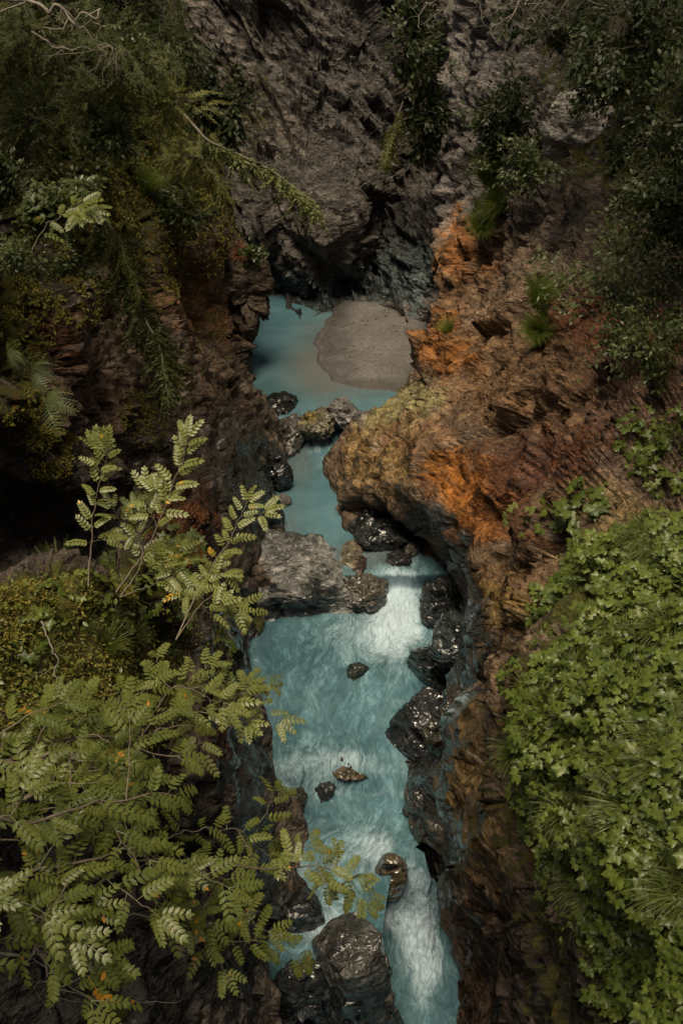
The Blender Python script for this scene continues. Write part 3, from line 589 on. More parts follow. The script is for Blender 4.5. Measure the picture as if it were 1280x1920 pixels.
B('boulder', 'black rounded boulder standing at the left lip of the lower fall', 'boulder', 522,1650,604,1810,-3.7, .9, (.035,.035,.032), .9, 0, 31, 3, rgh=.1, lod=5)
B('rock_column', 'tall water-worn grey rock splitting the lower falls', 'rock', 590,1680,752,2060,-5.1, .9, (.13,.125,.11), 1, 0, 32, 11, rgh=.35, lod=6, blobs_=[(670,1900,90,90,(.05,.06,.06),1,0,.9)])
B('rock_column', 'dark rock wall under the rounded boulder beside the lower left fall', 'rock', 500,1760,640,2040,-5.6, .9, (.05,.055,.055), 1, 0, 33, 6, lod=5)
B('boulder', 'smooth brown wedge of rock dividing the rapid from the chute', 'boulder', 700,1585,760,1700,-3.7, .8, (.19,.15,.09), 1, 0, 34, 3, rgh=.15, lod=5)
for i, (a, b, c_, d, zz, lb) in enumerate([(785,1085,850,1180,-1.3,'jagged black wet rock right of the white cascade'),(770,1195,850,1290,-1.4,'black glossy rock rib jutting into the pool below the cascade'),
        (800,1160,900,1240,.6,'broad dark slab shining with seep water under the orange wall'),        (735,1300,835,1460,-2.2,'large dark folded rock at the right of the turquoise pool'),(772,1470,830,1600,-2.6,'long fluted rock rib beside the head of the chute'),(800,1290,880,1400,.5,'dark rounded rock with ochre veins above the folded rock')]):
    B('wet_rock', lb, 'rock', a, b, c_, d, zz, 1., [(.06,.065,.062),(.055,.06,.06),(.075,.09,.09),(.05,.05,.05),(.10,.095,.08),(.09,.08,.06),(.085,.085,.07)][i], 1, 0, 40 + i, 13, rgh=.35, lod=6, rot=.3 * i, tilt=(-.25, .3, -.4, .2, -.2, .15, .3)[i])
B('boulder', 'large pale grey slab with a crack lodged high on the right slope', 'boulder', 1020,180,1145,280,0, .9, (.42,.39,.34), .0, 0, 50, 14, D=30, rgh=.5)
B('boulder', 'smaller pale block under the cracked grey slab', 'boulder', 1022,250,1068,298,0, .9, (.42,.39,.34), .0, 0, 51, 12, D=30.5, rgh=.4)
B('rock_spur', 'rounded rust and grey rock spur overhanging the pool from the left cliff', 'rock', 412,450,500,650,0, 1, (.15,.11,.075), .2, .2, 52, 6, D=43, lod=6, blobs_=[(470,460,50,30,(.28,.09,.03),.1,.3,.9),(450,560,30,60,(.18,.14,.10),.2,.2,.7)])

# ------------------------------------------------------------------ plants
def tri_leaf(w=.42, fold=.10, droop=.12):
    """one leaflet along +Y, length 1, normal +Z, folded on its midrib"""
    V = np.array([(0,0,0),(w*.42,.28,fold),(w*.5,.58,fold*.8-droop*.4),(0,1,-droop),(-w*.5,.58,fold*.8-droop*.4),(-w*.42,.28,fold),(0,.3,0),(0,.62,-droop*.35)], float)
    return V, np.array([(0,1,6),(6,1,7),(1,2,7),(7,2,3),(0,6,5),(6,7,5),(5,7,4),(7,3,4)])
def diamond(w=.5):
    return np.array([(0,0,0),(w/2,.5,.06),(0,1,-.06),(-w/2,.5,.06)], float), np.array([(0,1,2),(0,2,3)])
def lobed(w=.9, seed=0):
    """broad toothed leaflet with a few lobes"""
    rg = np.random.default_rng(seed); n = 15; a = np.linspace(-2.6, 2.6, n); r = .5 * (1 + .16 * np.cos(a * 3.4) + .10 * (np.arange(n) % 2 * 2 - 1)) * (1 + rg.uniform(-.06, .06, n))
    V = np.stack([np.sin(a) * r * w, .46 + np.cos(a) * r, -.22 * (np.abs(np.sin(a)) * r) ** 1 + .05 * np.cos(a * 3.4)], 1)
    V = np.concatenate([[(0, .45, .07)], [(0, 0, 0)], V]); Fc = [(0, k, k + 1) for k in range(2, n + 1)] + [(0, 1, 2), (0, n + 1, 1)]
    Fc = [(x[0], x[2], x[1]) for x in Fc]; return V, np.array(Fc)
def basis(y, zup):
    """(N,3,3) matrices whose columns are x,y,z axes: y along the leaf, z near zup"""
    y = y / np.maximum(np.linalg.norm(y, axis=-1, keepdims=True), 1e-9); x = np.cross(y, zup); x /= np.maximum(np.linalg.norm(x, axis=-1, keepdims=True), 1e-9)
    zz = np.cross(x, y); return np.stack([x, y, zz], -1)
def batch(T, M, S, O):
    """many copies of template T=(V,F): rotation M (N,3,3), scale S (N,), origin O (N,3)"""
    V, Fc = T; N = len(O); S = np.broadcast_to(np.asarray(S, float), (N,))
    out = np.einsum('nij,vj->nvi', M, V) * S[:, None, None] + np.asarray(O)[:, None, :]
    return out.reshape(-1, 3), (Fc[None] + (np.arange(N) * len(V))[:, None, None]).reshape(-1, Fc.shape[1])
def join(parts):
    Vs, Fs, k = [], [], 0
    for V, Fc in parts:
        if len(V) == 0: continue
        Vs.append(V); Fs.append(Fc + k); k += len(V)
    return np.concatenate(Vs), np.concatenate(Fs)
def rowan_leaf(pairs=6, seed=0):
    rg = np.random.default_rng(seed); t = np.linspace(.24, .94, pairs); arch = lambda u: np.stack([0 * u, u, .10 * np.sin(u * 3.0) - .16 * u * u], 1)
    O = []; Y = []; S = []; Z = []
    for k, u in enumerate(t):
        p = arch(np.array([u]))[0]
        for sgn in (-1, 1):
            a = R(62 - 22 * u) + rg.uniform(-.08, .08); O.append(p); Y.append((sgn * math.sin(a), math.cos(a), -.14 + rg.uniform(-.1, .1))); Z.append((sgn * -.18, 0, 1)); S.append(.30 * (1 - .35 * abs(u - .5) * 1.4))
    O.append(arch(np.array([.97]))[0]); Y.append((0, 1, -.3)); Z.append((0, 0, 1)); S.append(.26)
    a = batch(tri_leaf(.47, .05, .16), basis(np.array(Y), np.array(Z)), S, np.array(O))
    u = np.linspace(0, 1, 6); c = arch(u); w_ = .008
    V = np.concatenate([c + (-w_, 0, 0), c + (w_, 0, 0)]); Fc = []
    for k in range(5): Fc += [(k, k + 1, k + 7), (k, k + 7, k + 6)]
    return join([a, (V, np.array(Fc))])
ROWAN = [rowan_leaf(p, i) for i, p in enumerate((5, 5, 6, 6))]
def masterwort_leaf(seed=0):
    rg = np.random.default_rng(seed); O = []; Y = []; S = []; Z = []
    for a in (-68, -24, 24, 68) if seed % 2 else (-62, 0, 62):
        a = R(a + rg.uniform(-8, 8)); O.append((math.sin(a) * .05, .40 + math.cos(a) * .05, 0)); Y.append((math.sin(a), math.cos(a), rg.uniform(-.25, .05))); Z.append((rg.uniform(-.2, .2), 0, 1)); S.append(rg.uniform(.48, .62))
    a = batch(lobed(.86, seed), basis(np.array(Y), np.array(Z)), S, np.array(O))
    st = np.array([(-.008, 0, -.2), (.008, 0, -.2), (.008, .42, 0), (-.008, .42, 0)]); return join([a, (st, np.array([(0, 1, 2), (0, 2, 3)]))])
MWORT = [masterwort_leaf(i) for i in range(4)]
def frond(n=12, seed=0):
    u = np.linspace(.12, .98, n); c = np.stack([0 * u, u * .96, .34 * np.sin(u * 2.4) - .22 * u * u], 1); O = []; Y = []; S = []
    for k in range(n):
        L = .21 * math.sin(math.pi * min(1, .18 + .82 * u[k]) ) ** .8 * (1 if u[k] > .2 else .7) + .02
        for sgn in (-1, 1): O.append(c[k]); Y.append((sgn, .42, -.18)); S.append(L)
    V = [(0, 0, 0)]; Fc = []
    m = 6
    for k in range(m):                                       # toothed pinna
        y0, y1, y2 = k / m, (k + .55) / m, (k + 1) / m; wv = .10 * (1 - k / m) + .01; b = len(V)
        V += [(0, y0, 0), (wv, y1, -.01), (0, y2, 0), (-wv, y1, -.01)]; Fc += [(b, b + 1, b + 2), (b, b + 2, b + 3)]
    uu = np.linspace(0, 1, 8); cc = np.stack([0 * uu, uu * .96, .34 * np.sin(uu * 2.4) - .22 * uu * uu], 1); Vr = np.concatenate([cc + (-.008, 0, 0), cc + (.008, 0, 0)]); Fr = []
    for k in range(7): Fr += [(k, k + 1, k + 9), (k, k + 9, k + 8)]
    return join([batch((np.array(V, float), np.array(Fc)), basis(np.array(Y, float), np.tile((0, 0, 1.), (len(Y), 1))), S, np.array(O)), (Vr, np.array(Fr))])
FROND = frond()
def spray(seed=0, n=60, hang=.3, w_=.16):
    """a flat needle-leaved twig along +Y"""
    rg = np.random.default_rng(seed); u = rg.uniform(.03, 1, n); s = rg.choice([-1, 1], n)
    O = np.stack([0 * u, u, -hang * u * u], 1); Y = np.stack([s * rg.uniform(.5, 1, n), rg.uniform(.3, .9, n), rg.uniform(-.5, .3, n)], 1)
    a = batch(diamond(w_), basis(Y, rg.normal(size=(n, 3)) * .4 + (0, 0, 1)), rg.uniform(.10, .2, n) * (1.15 - .6 * u), O)
    st = np.array([(-.012, 0, 0), (.012, 0, 0), (.004, .5, -hang * .25), (-.004, .5, -hang * .25), (0, 1, -hang)]); return join([a, (st, np.array([(0, 1, 2), (0, 2, 3), (3, 2, 4)]))])
SPRAY = [spray(i) for i in range(3)]; DROOP = [spray(i + 7, 80, .6, .30) for i in range(3)]
def blade_tuft(n, L, w_, seed, spread=.55, lean=(0, 0), droop=.9):
    """n grass blades from one crown"""
    rg = np.random.default_rng(seed); a = rg.uniform(0, 2 * math.pi, n); r = rg.uniform(.05, 1, n) ** .7 * spread; l = L * rg.uniform(.55, 1.1, n)
    d0 = np.stack([np.cos(a) * r + lean[0], np.sin(a) * r + lean[1], np.ones(n)], 1); d0 /= np.linalg.norm(d0, axis=1, keepdims=True)
    p = np.stack([np.cos(a), np.sin(a), 0 * a], 1) * rg.uniform(0, .14, n)[:, None] * L; seg = 5; side = np.cross(d0, rg.normal(size=(n, 3))); side /= np.linalg.norm(side, axis=1, keepdims=True)
    Vs = []
    for k in range(seg + 1):
        wk = w_ * (1 - (k / seg) ** 1.6) + .0006
        Vs.append(np.stack([p - side * wk, p + side * wk], 1)); d = d0 + np.array((0, 0, -1)) * droop * (k / seg) ** 1.3; d /= np.linalg.norm(d, axis=1, keepdims=True); p = p + d * (l / seg)[:, None]
    V = np.stack(Vs, 1).reshape(n, -1, 3); Fc = []
    for k in range(seg): b = 2 * k; Fc += [(b, b + 1, b + 3), (b, b + 3, b + 2)]
    Fc = np.array(Fc); return V.reshape(-1, 3), (Fc[None] + (np.arange(n) * V.shape[1])[:, None, None]).reshape(-1, 3)
def tube(pts, r0, r1, sides=6, wob=0, seed=0):
    pts = np.array(pts, float); n = len(pts); T = np.gradient(pts, axis=0); T /= np.maximum(np.linalg.norm(T, axis=1, keepdims=True), 1e-9)
    a = np.cross(T, (0.13, .2, 1)); a /= np.maximum(np.linalg.norm(a, axis=1, keepdims=True), 1e-9); b = np.cross(T, a); th = np.linspace(0, 2 * math.pi, sides, endpoint=False)
    r = np.linspace(r0, r1, n)[:, None]
    if wob: r = r * (1 + wob * np.random.default_rng(seed).uniform(-1, 1, (n, 1)))
    V = pts[:, None] + a[:, None] * (np.cos(th) * r)[..., None] + b[:, None] * (np.sin(th) * r)[..., None]; Fc = []
    for k in range(n - 1):
        for j in range(sides):
            p, q = k * sides + j, k * sides + (j + 1) % sides; Fc += [(p, q, q + sides), (p, q + sides, p + sides)]
    return V.reshape(-1, 3), np.array(Fc)
def curve(pts, n=24, wob=0, seed=0):
    pts = np.array(pts, float); c = catmull(pts, np.linspace(0, len(pts) - 1, n))
    if wob:
        c = c + wob * np.stack([fbm(np.stack([np.linspace(0, 5, n) + seed * 3.7 + k * 11, np.full(n, seed * 1.3), np.zeros(n)], 1), 3, 200 + seed) for k in range(3)], 1) * np.minimum(1, np.linspace(0, 4, n))[:, None]
    return c
def leafmesh(name, VF, mat, parent=None, nper=None, seed=0):
    V, Fc = VF; nper = nper or 8; k = len(V) // nper + 1
    v = np.repeat(np.random.default_rng(seed).uniform(0, 1, k), nper)[:len(V)]
    return mesh_np(name, V, Fc, mat, parent, smooth=False, attrs={'vary': v})
M_ROWAN = leaf_material('rowan leaf', (.060,.084,.014), (.165,.180,.038), (.42,.20,.02), .42)
M_ROWANY = leaf_material('pale rowan leaf', (.140,.158,.042), (.225,.240,.066), (.50,.28,.02), .4, .35)
M_HERB = leaf_material('herb leaf', (.042,.068,.010), (.135,.165,.028), None, .42)
M_GRASS = leaf_material('grass blade', (.055,.075,.014), (.115,.130,.028), None, .45)
M_SHRUB = leaf_material('shrub leaf', (.050,.070,.020), (.115,.140,.045), None, .4)
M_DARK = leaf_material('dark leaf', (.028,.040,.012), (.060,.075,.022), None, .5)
M_CONIF = leaf_material('needles', (.040,.052,.010), (.095,.105,.022), None, .55)
M_LARCH = leaf_material('larch needles', (.130,.145,.030), (.220,.215,.055), None, .5)
M_LARCHP = leaf_material('pale larch needles', (.14,.16,.05), (.22,.235,.08), None, .5)
M_TUFT = leaf_material('fresh grass blade', (.13,.18,.03), (.22,.27,.05), None, .5)
M_FERN = leaf_material('fern frond', (.090,.130,.040), (.150,.180,.060), None, .45)
M_MOSS = leaf_material('moss shoots', (.105,.105,.012), (.230,.185,.025), (.24,.10,.02), .7, .15)
M_RED = leaf_material('red brown litter', (.17,.05,.015), (.26,.10,.02), None, .6)
M_BARK = plain_material('bark', (.09,.07,.05), (.19,.155,.11), .8, 30, .01)
M_TWIG = plain_material('bare twig', (.13,.11,.085), (.24,.21,.17), .8, 20, .004)

def region(key, poly, n, rg, face=.12, minz=None):
    """indices of wall vertices inside a photo polygon that face the camera, n drawn at random"""
    px, py, D, V, Nn = WALLS[key]; poly = np.array(poly, float); inside = np.zeros(len(px), bool); j = len(poly) - 1
    for i in range(len(poly)):
        xi, yi = poly[i]; xj, yj = poly[j]
        c = ((yi > py) != (yj > py)) & (px < (xj - xi) * (py - yi) / ((yj - yi) + 1e-9) + xi); inside ^= c; j = i
    view = np.array((0, 0, CAMH)) - V; view /= np.linalg.norm(view, axis=1, keepdims=True); inside &= (Nn * view).sum(1) > face
    if minz is not None: inside &= Nn[:, 2] > minz
    idx = np.nonzero(inside)[0]
    if len(idx) == 0: print('EMPTY region', key, poly[0]); return idx
    return rg.choice(idx, n, replace=len(idx) < n)
def spaced(V, idx, dmin):
    out = []; pts = np.zeros((0, 3))
    for i in idx:
        if len(pts) == 0 or ((pts - V[i]) ** 2).sum(1).min() > dmin * dmin: out.append(i); pts = np.vstack([pts, V[i]])
    return out
def hide_proto(o):
    """prototypes become the first instance, so nothing is hidden"""
    return o
def dup(root, loc, rot, scale, label=None, group=None, mat=None):
    r = root.copy(); COL.objects.link(r); r.location = loc; r.rotation_euler = rot; r.scale = (scale,) * 3
    if label: r['label'] = label
    if group: r['group'] = group
    for ch in list(root.children):
        c = ch.copy(); COL.objects.link(c); c.parent = r
    return r
CAMV = Vector((0, 0, CAMH))
def stand(nrm, up=.6, tocam=0., at=None, spin=0.):
    v = Vector(nrm) * (1 - up) + Vector((0, 0, up))
    if tocam: v += (CAMV - Vector(at)).normalized() * tocam
    return (v.normalized().to_track_quat('Z', 'Y').to_matrix() @ Matrix.Rotation(spin, 3, 'Z')).to_euler()

# --- prototypes of low plants (local Z is up)
def herb_plant(seed, name='leafy_herb', n=17, mat=None, T=None, size=.21, height=.42):
    rg = np.random.default_rng(seed); r = empty(name, (0, 0, 0)); parts = []; st = []
    for k in range(n):
        a = rg.uniform(0, 6.283); e = rg.uniform(.1, 1.) ** .6; rad = .34 * e; h = height * (1.1 - .6 * e) * rg.uniform(.75, 1.15)
        tip = np.array((math.cos(a) * rad, math.sin(a) * rad, h)); y = np.array((math.cos(a), math.sin(a), -.1 - .35 * e)) + rg.normal(size=3) * .15
        parts.append(batch((T or MWORT)[k % 4], basis(y[None], (rg.normal(size=3) * .25 + (0, 0, 1))[None]), size * rg.uniform(.75, 1.2), tip[None]))
        st.append(tube(curve([(0, 0, 0), tip * (.35, .35, .6), tip], 6), .006, .003, 4))
    leafmesh('foliage', join(parts), mat or M_HERB, r, 72, seed); mesh_np('stems', *join(st), mat or M_HERB, r, attrs={'vary': np.full(sum(len(q[0]) for q in st), .5)})
    return r
def tuft(seed, name='grass_tuft', n=220, L=.6, w_=.006, mat=None, **kw):
    V, Fc = blade_tuft(n, L, w_, seed, **kw); return leafmesh(name, (V, Fc), mat or M_GRASS, None, 12, seed)
def scatter(protos, key, poly, n, dmin, label, cat, group, seed, size=(.8, 1.2), up=.6, tocam=0., sink=.03, face=.12, minz=None, flat=False):
    rg = np.random.default_rng(seed); _, _, D, V, Nn = WALLS[key]; idx = spaced(V, region(key, poly, n * 6, rg, face, minz), dmin)[:n]; res = []
    for k, i in enumerate(idx):
        pr = protos[k % len(protos)]; used = pr.get('_used'); p = V[i] - Nn[i] * sink; s = rg.uniform(*size)
        rot = stand(Nn[i], up, tocam, V[i], rg.uniform(0, 6.28))
        if flat: rot = (rg.normal() * .2, rg.normal() * .2, rg.normal() * .5)
        lab = label(V[i]) if callable(label) else label
        if not used:
            o = pr; o.location = p; o.rotation_euler = rot; o.scale = (s,) * 3; o['_used'] = 1
        else: o = dup(pr, p, rot, s)
        tag(o, lab, cat, group); res.append(o)
    return res
ALLP = []
# right slope: leafy masterwort and grass
SLOPE = [(1330,985),(1180,992),(1070,1035),(1035,1090),(1015,1180),(972,1240),(985,1300),(935,1420),(960,1500),(1005,1560),(1015,1650),(1060,1740),(1120,1800),(1180,1900),(1330,1960)]
def slope_label(kind):
    def f(p):
        x, y, _ = proj(p)
        k = int(np.clip((y - 980) / 105, 0, 8))
        where = ('at the crest of', 'just under the crest of', 'high on', 'above the middle of', 'halfway down', 'below the middle of', 'low on', 'near the foot of', 'at the shady foot of')[k] + ' the right slope'
        side = 'by the bare rock' if x < 1040 else 'slightly in from rock' if x < 1110 else 'in its middle' if x < 1190 else 'near the picture edge' if x < 1250 else 'at the outer edge'
        return f'{kind} {where} {side}'
    return f
hp = [herb_plant(300 + i, n=18 + i) for i in range(5)]
scatter(hp, 'right', SLOPE, 290, .17, slope_label('broad-leaved green herb'), 'plant', 'broad-leaved herbs covering the right slope', 11, (.55, .95), .45, .35)
gp = [tuft(320 + i, L=.72, w_=.0045, n=240, spread=.85, droop=1.6, lean=(-.6 + .2 * i, -.35)) for i in range(4)]
scatter(gp, 'right', SLOPE, 42, .4, slope_label('arching grass tussock'), 'grass tuft', 'grass tussocks among the herbs on the right slope', 12, (.75, 1.05), .35, .2, flat=True)
def cover(name, key, poly, n, T, size, mat, label, cat, seed, up=.5, rise=.05, face=.05, minz=None, nper=None):
    """low ground cover nobody could count: one object"""
    rg = np.random.default_rng(seed); px, py, D, V, Nn = WALLS[key]; idx = region(key, poly, n, rg, face, minz)
    if len(idx) == 0: return
    # clumpy
    keep = fbm(V[idx] * 1.3, 3, seed) + rg.uniform(-.35, .35, len(idx)) > -.15; idx = idx[keep]
    nn = Nn[idx]; O = V[idx] + rg.normal(size=(len(idx), 3)) * .04 + nn * rise * rg.uniform(0, 1, (len(idx), 1)); y = rg.normal(size=(len(idx), 3)) + nn * .6
    zz = nn * (1 - up) + np.array((0, 0, up)) + rg.normal(size=(len(idx), 3)) * .35
    VF = batch(T, basis(y, zz), size * rg.uniform(.5, 1.3, len(idx)), O)
    o = leafmesh(name, VF, mat, None, nper or len(T[0]), seed); return tag(o, label, cat, None, 'stuff')
SM = diamond(.62); MS = tri_leaf(.55, .08, .1)
cover('ground_cover', 'right', SLOPE, 26000, MS, .10, M_HERB, 'low leafy undergrowth filling the right slope between the herbs', 'undergrowth', 21, nper=8, rise=.14)
P1 = [(1120,905),(1150,850),(1180,800),(1290,790),(1330,900),(1240,935),(1180,905)]
scatter([herb_plant(340 + i, n=8) for i in range(2)], 'right', P1, 16, .25, 'broad-leaved herb on the brown ledge above the right slope', 'plant', 'herbs on the ledge above the right slope', 13, (.75, 1.1), .5, .2)
cover('ground_cover', 'right', P1, 1600, MS, .13, M_HERB, 'small-leaved creepers on the brown ledge above the right slope', 'undergrowth', 22)
P2 = [(1040,990),(1060,935),(1105,915),(1115,960),(1085,1000)]
scatter([herb_plant(345, n=8, size=.34)], 'right', P2, 5, .2, lambda p: 'grey green herb in the crack between orange rock and pale ledge, ' + ('lower down' if proj(p)[1] > 965 else 'higher up'), 'plant', 'herbs in the crack by the pale ledge', 14, (.8, 1.1), .5, .2)
scatter([herb_plant(346, n=8, size=.34, mat=M_ROWANY)], 'right', [(970,975),(1010,965),(1015,1005),(980,1010)], 2, .2, 'yellowish green herb on the reddish litter of the orange shelf', 'plant', 'herbs on the orange shelf', 15, (.9, 1.1), .5, .2)
def T1(px, py, key, seed, label, L=.8, mat=None, n=260, name='grass_tuft', cat='grass tuft', **kw):
    x, y, D, V, Nn = WALLS[key]; view = np.array((0, 0, CAMH)) - V; vis = (Nn * view).sum(1) > 0; i = np.argmin(np.hypot(x - px, y - py) + ~vis * 1e4)
    o = tuft(seed, name, n=int(n * 2.2), L=L * .8, w_=kw.pop('w_', .010) * .5, mat=mat or M_TUFT, **kw); o.location = V[i] - Nn[i] * .05; o.rotation_euler = stand(Nn[i], .45); return tag(o, label, cat)
T1(1012,575,'right',350,'bright green grass tuft standing on the brown rock below the shrub', 1.5, n=420, w_=.014)
T1(1003,625,'right',351,'lower grass tuft drooping just under the bright one', 1.3, n=380, w_=.014)
T1(905,430,'right',352,'yellow green grass tuft on the pale rock beside the orange streak', 1.5, n=420, w_=.014)
T1(842,625,'right',353,'small faint grass tuft on the orange rock above the gravel', 1.0, n=160)
T1(930,345,'right',354,'fresh green grass clump under the grey bush high on the right', 2.0, n=500, w_=.018, mat=M_HERB)
T1(950,385,'right',355,'lower fresh green grass clump hanging below its neighbour', 1.8, n=460, w_=.018, mat=M_HERB)
T1(437,515,'left',356,'pale grass tuft on the rock spur over the pool', 1.5, n=420, w_=.016)
T1(270,370,'left',357,'yellow green grass hanging over a brown ledge on the left cliff', 1.4, n=420)
T1(120,1100,'left',358,'thin dark grass at the top of the mossy mound', .9, n=260, w_=.006)
T1(230,1090,'left',359,'wispy grass at the right shoulder of the mossy mound', .8, n=240, w_=.005)

# shrubs: stems that fork, leaves round the twig ends
def shrub(name, label, cat, cx, cy, D, wpx, hpx, mat, T, leaf, nst=9, nl=2600, seed=0, group=None, base=None, depth=.7, twig=.012, up=(0, -.25, 1), clump=.16):
    rg = np.random.default_rng(seed); c = P(cx, cy, D); wx, wz = wpx / F * D / 2, hpx / F * D / 2
    b = P(*base) if base is not None else c + np.array((0, .3, -wz)); r = empty(name, b, label, cat, group); tips = []; st = []
    for k in range(nst):
        d = rg.normal(size=3); d /= np.linalg.norm(d); d *= rg.uniform(.35, 1) ** .5; tip = c - b + d * (wx, wx * depth, wz); mid = tip * .5 + rg.normal(size=3) * .12 * wx + np.array(up) * wz * .15
        cv = curve([(0, 0, 0), mid, tip], 14, .05 * wx, seed + k); st.append(tube(cv, twig, twig * .25, 5))
        for j in range(7):
            u = rg.uniform(.35, 1); q = cv[int(u * 13)]; e = q + rg.normal(size=3) * (wx, wx * depth, wz) * .30; c2 = curve([q, (q + e) / 2 + rg.normal(size=3) * .05 * wx, e], 6); st.append(tube(c2, twig * .35, twig * .12, 4)); tips += [c2[2], c2[4], c2[5]]
    tips = np.array(tips); pick = tips[rg.integers(0, len(tips), nl)]; O = pick + rg.normal(size=(nl, 3)) * (wx, wx * depth, wz) * clump * rg.uniform(.2, 1, (nl, 1))
    out = O - (c - b); y = out / np.linalg.norm(out, axis=1, keepdims=True) + rg.normal(size=(nl, 3)) * .6 + (0, 0, -.1); zz = rg.normal(size=(nl, 3)) * .5 + (0, -.4, 1)
    leafmesh('foliage', batch(T, basis(y, zz), leaf * rg.uniform(.6, 1.25, nl), O), mat, r, len(T[0]), seed); mesh_np('stems', *join(st), M_BARK, r); return r
OV = tri_leaf(.5, .08, .1)
S = shrub
S('shrub','dense small-leaved green bush leaning out over the brown rock at the right edge','bush',1165,500,23,250,300,M_SHRUB,OV,.115,13,5200,400,base=(1330,600,21))
S('shrub','lower fringe of green bush hanging at the right edge under the dense one','bush',1230,640,20,150,150,M_SHRUB,OV,.10,8,1800,401)
scatter([herb_plant(380 + i, n=14, size=.17, height=.35, mat=M_SHRUB) for i in range(3)], 'left', [(215,960),(330,930),(360,1060),(330,1200),(240,1180),(200,1060)], 34, .22, lambda p: 'grey green leafy herb among the rowan saplings ' + ('behind the mound' if proj(p)[1] < 1080 else 'at the shoulder of the mound'), 'plant', 'herbs among the rowan saplings', 19, (.9, 1.4), .4, .4)
S('shrub','silvery grey green bush beneath the pale boulders','bush',1000,300,33.5,150,110,M_SHRUB,OV,.17,9,1500,402)
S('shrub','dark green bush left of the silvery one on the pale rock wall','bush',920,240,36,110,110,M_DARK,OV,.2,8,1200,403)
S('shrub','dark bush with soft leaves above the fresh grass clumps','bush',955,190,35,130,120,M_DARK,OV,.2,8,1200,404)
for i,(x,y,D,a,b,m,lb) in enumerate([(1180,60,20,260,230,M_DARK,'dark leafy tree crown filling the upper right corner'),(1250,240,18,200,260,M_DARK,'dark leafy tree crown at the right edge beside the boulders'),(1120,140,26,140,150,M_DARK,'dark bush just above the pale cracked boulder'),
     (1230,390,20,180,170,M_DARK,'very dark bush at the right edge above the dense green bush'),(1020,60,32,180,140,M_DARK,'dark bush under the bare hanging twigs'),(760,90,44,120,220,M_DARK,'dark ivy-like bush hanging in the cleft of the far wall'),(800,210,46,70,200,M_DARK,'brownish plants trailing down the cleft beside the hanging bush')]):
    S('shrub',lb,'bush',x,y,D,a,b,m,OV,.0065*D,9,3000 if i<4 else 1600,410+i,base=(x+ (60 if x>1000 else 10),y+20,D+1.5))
for i,(x,y,D,a,b,m,lb,T_,lf) in enumerate([
     (70,60,13,260,210,M_CONIF,'dark green foliage at the very top left corner','s',.34),(220,70,18,200,180,M_CONIF,'conifer boughs at the top left beside the bare branch','s',.5),(330,60,27,110,150,M_DARK,'dark conifer boughs beside the far grey wall','s',.8),
     (250,110,21,80,130,M_SHRUB,'light-leaved sapling with rounded leaves in the top left thicket','o',.13),(90,240,14,230,170,M_CONIF,'olive green boughs on the left above the dark hollow','s',.34),(230,200,20,150,110,M_CONIF,'mixed green bush between sapling and mossy rock','s',.5),
     (330,190,27,110,130,M_LARCH,'yellowish young larch on the edge of the left cliff','s',.6),(430,190,38,110,150,M_DARK,'dark bush on the far wall behind the young larch','o',.26),(210,250,20,120,80,M_SHRUB,'grey green bush with pale flowers in the left thicket','o',.12),
     (380,290,33,110,110,M_LARCH,'feathery yellow green larch shoots at the cliff edge','s',.6),(355,385,32,100,90,M_SHRUB,'round green bush on the brown ledge of the left cliff','o',.17),(40,330,13,130,120,M_DARK,'dark undergrowth at the left edge','o',.09),
     (120,400,17,130,90,M_SHRUB,'whitish green shrub with long leaves on the left cliff','o',.14),(140,350,17,110,70,M_SHRUB,'green shrub above the whitish one on the left cliff','o',.12),(70,470,15,120,100,M_SHRUB,'small-leaved shrub hanging on the left rock face','o',.07),
     (470,485,41.5,60,50,M_SHRUB,'small leafy plant with yellow flowers on the rock spur','o',.2),(150,500,18,90,24,M_SHRUB,'little horizontal leafy branch over the wet dark rock','o',.11)]):
    big = T_ == 's'
    S('shrub',lb,'bush',x,y,D,a,b,m,SPRAY[i%3] if big else OV,lf,9,(420 if a>120 else 220) if big else int(10+a*b*.13),430+i,base=(x-50,y+b*.4,D+1.2) if x<440 else None, twig=.010, clump=.22)

stones_on_bar()
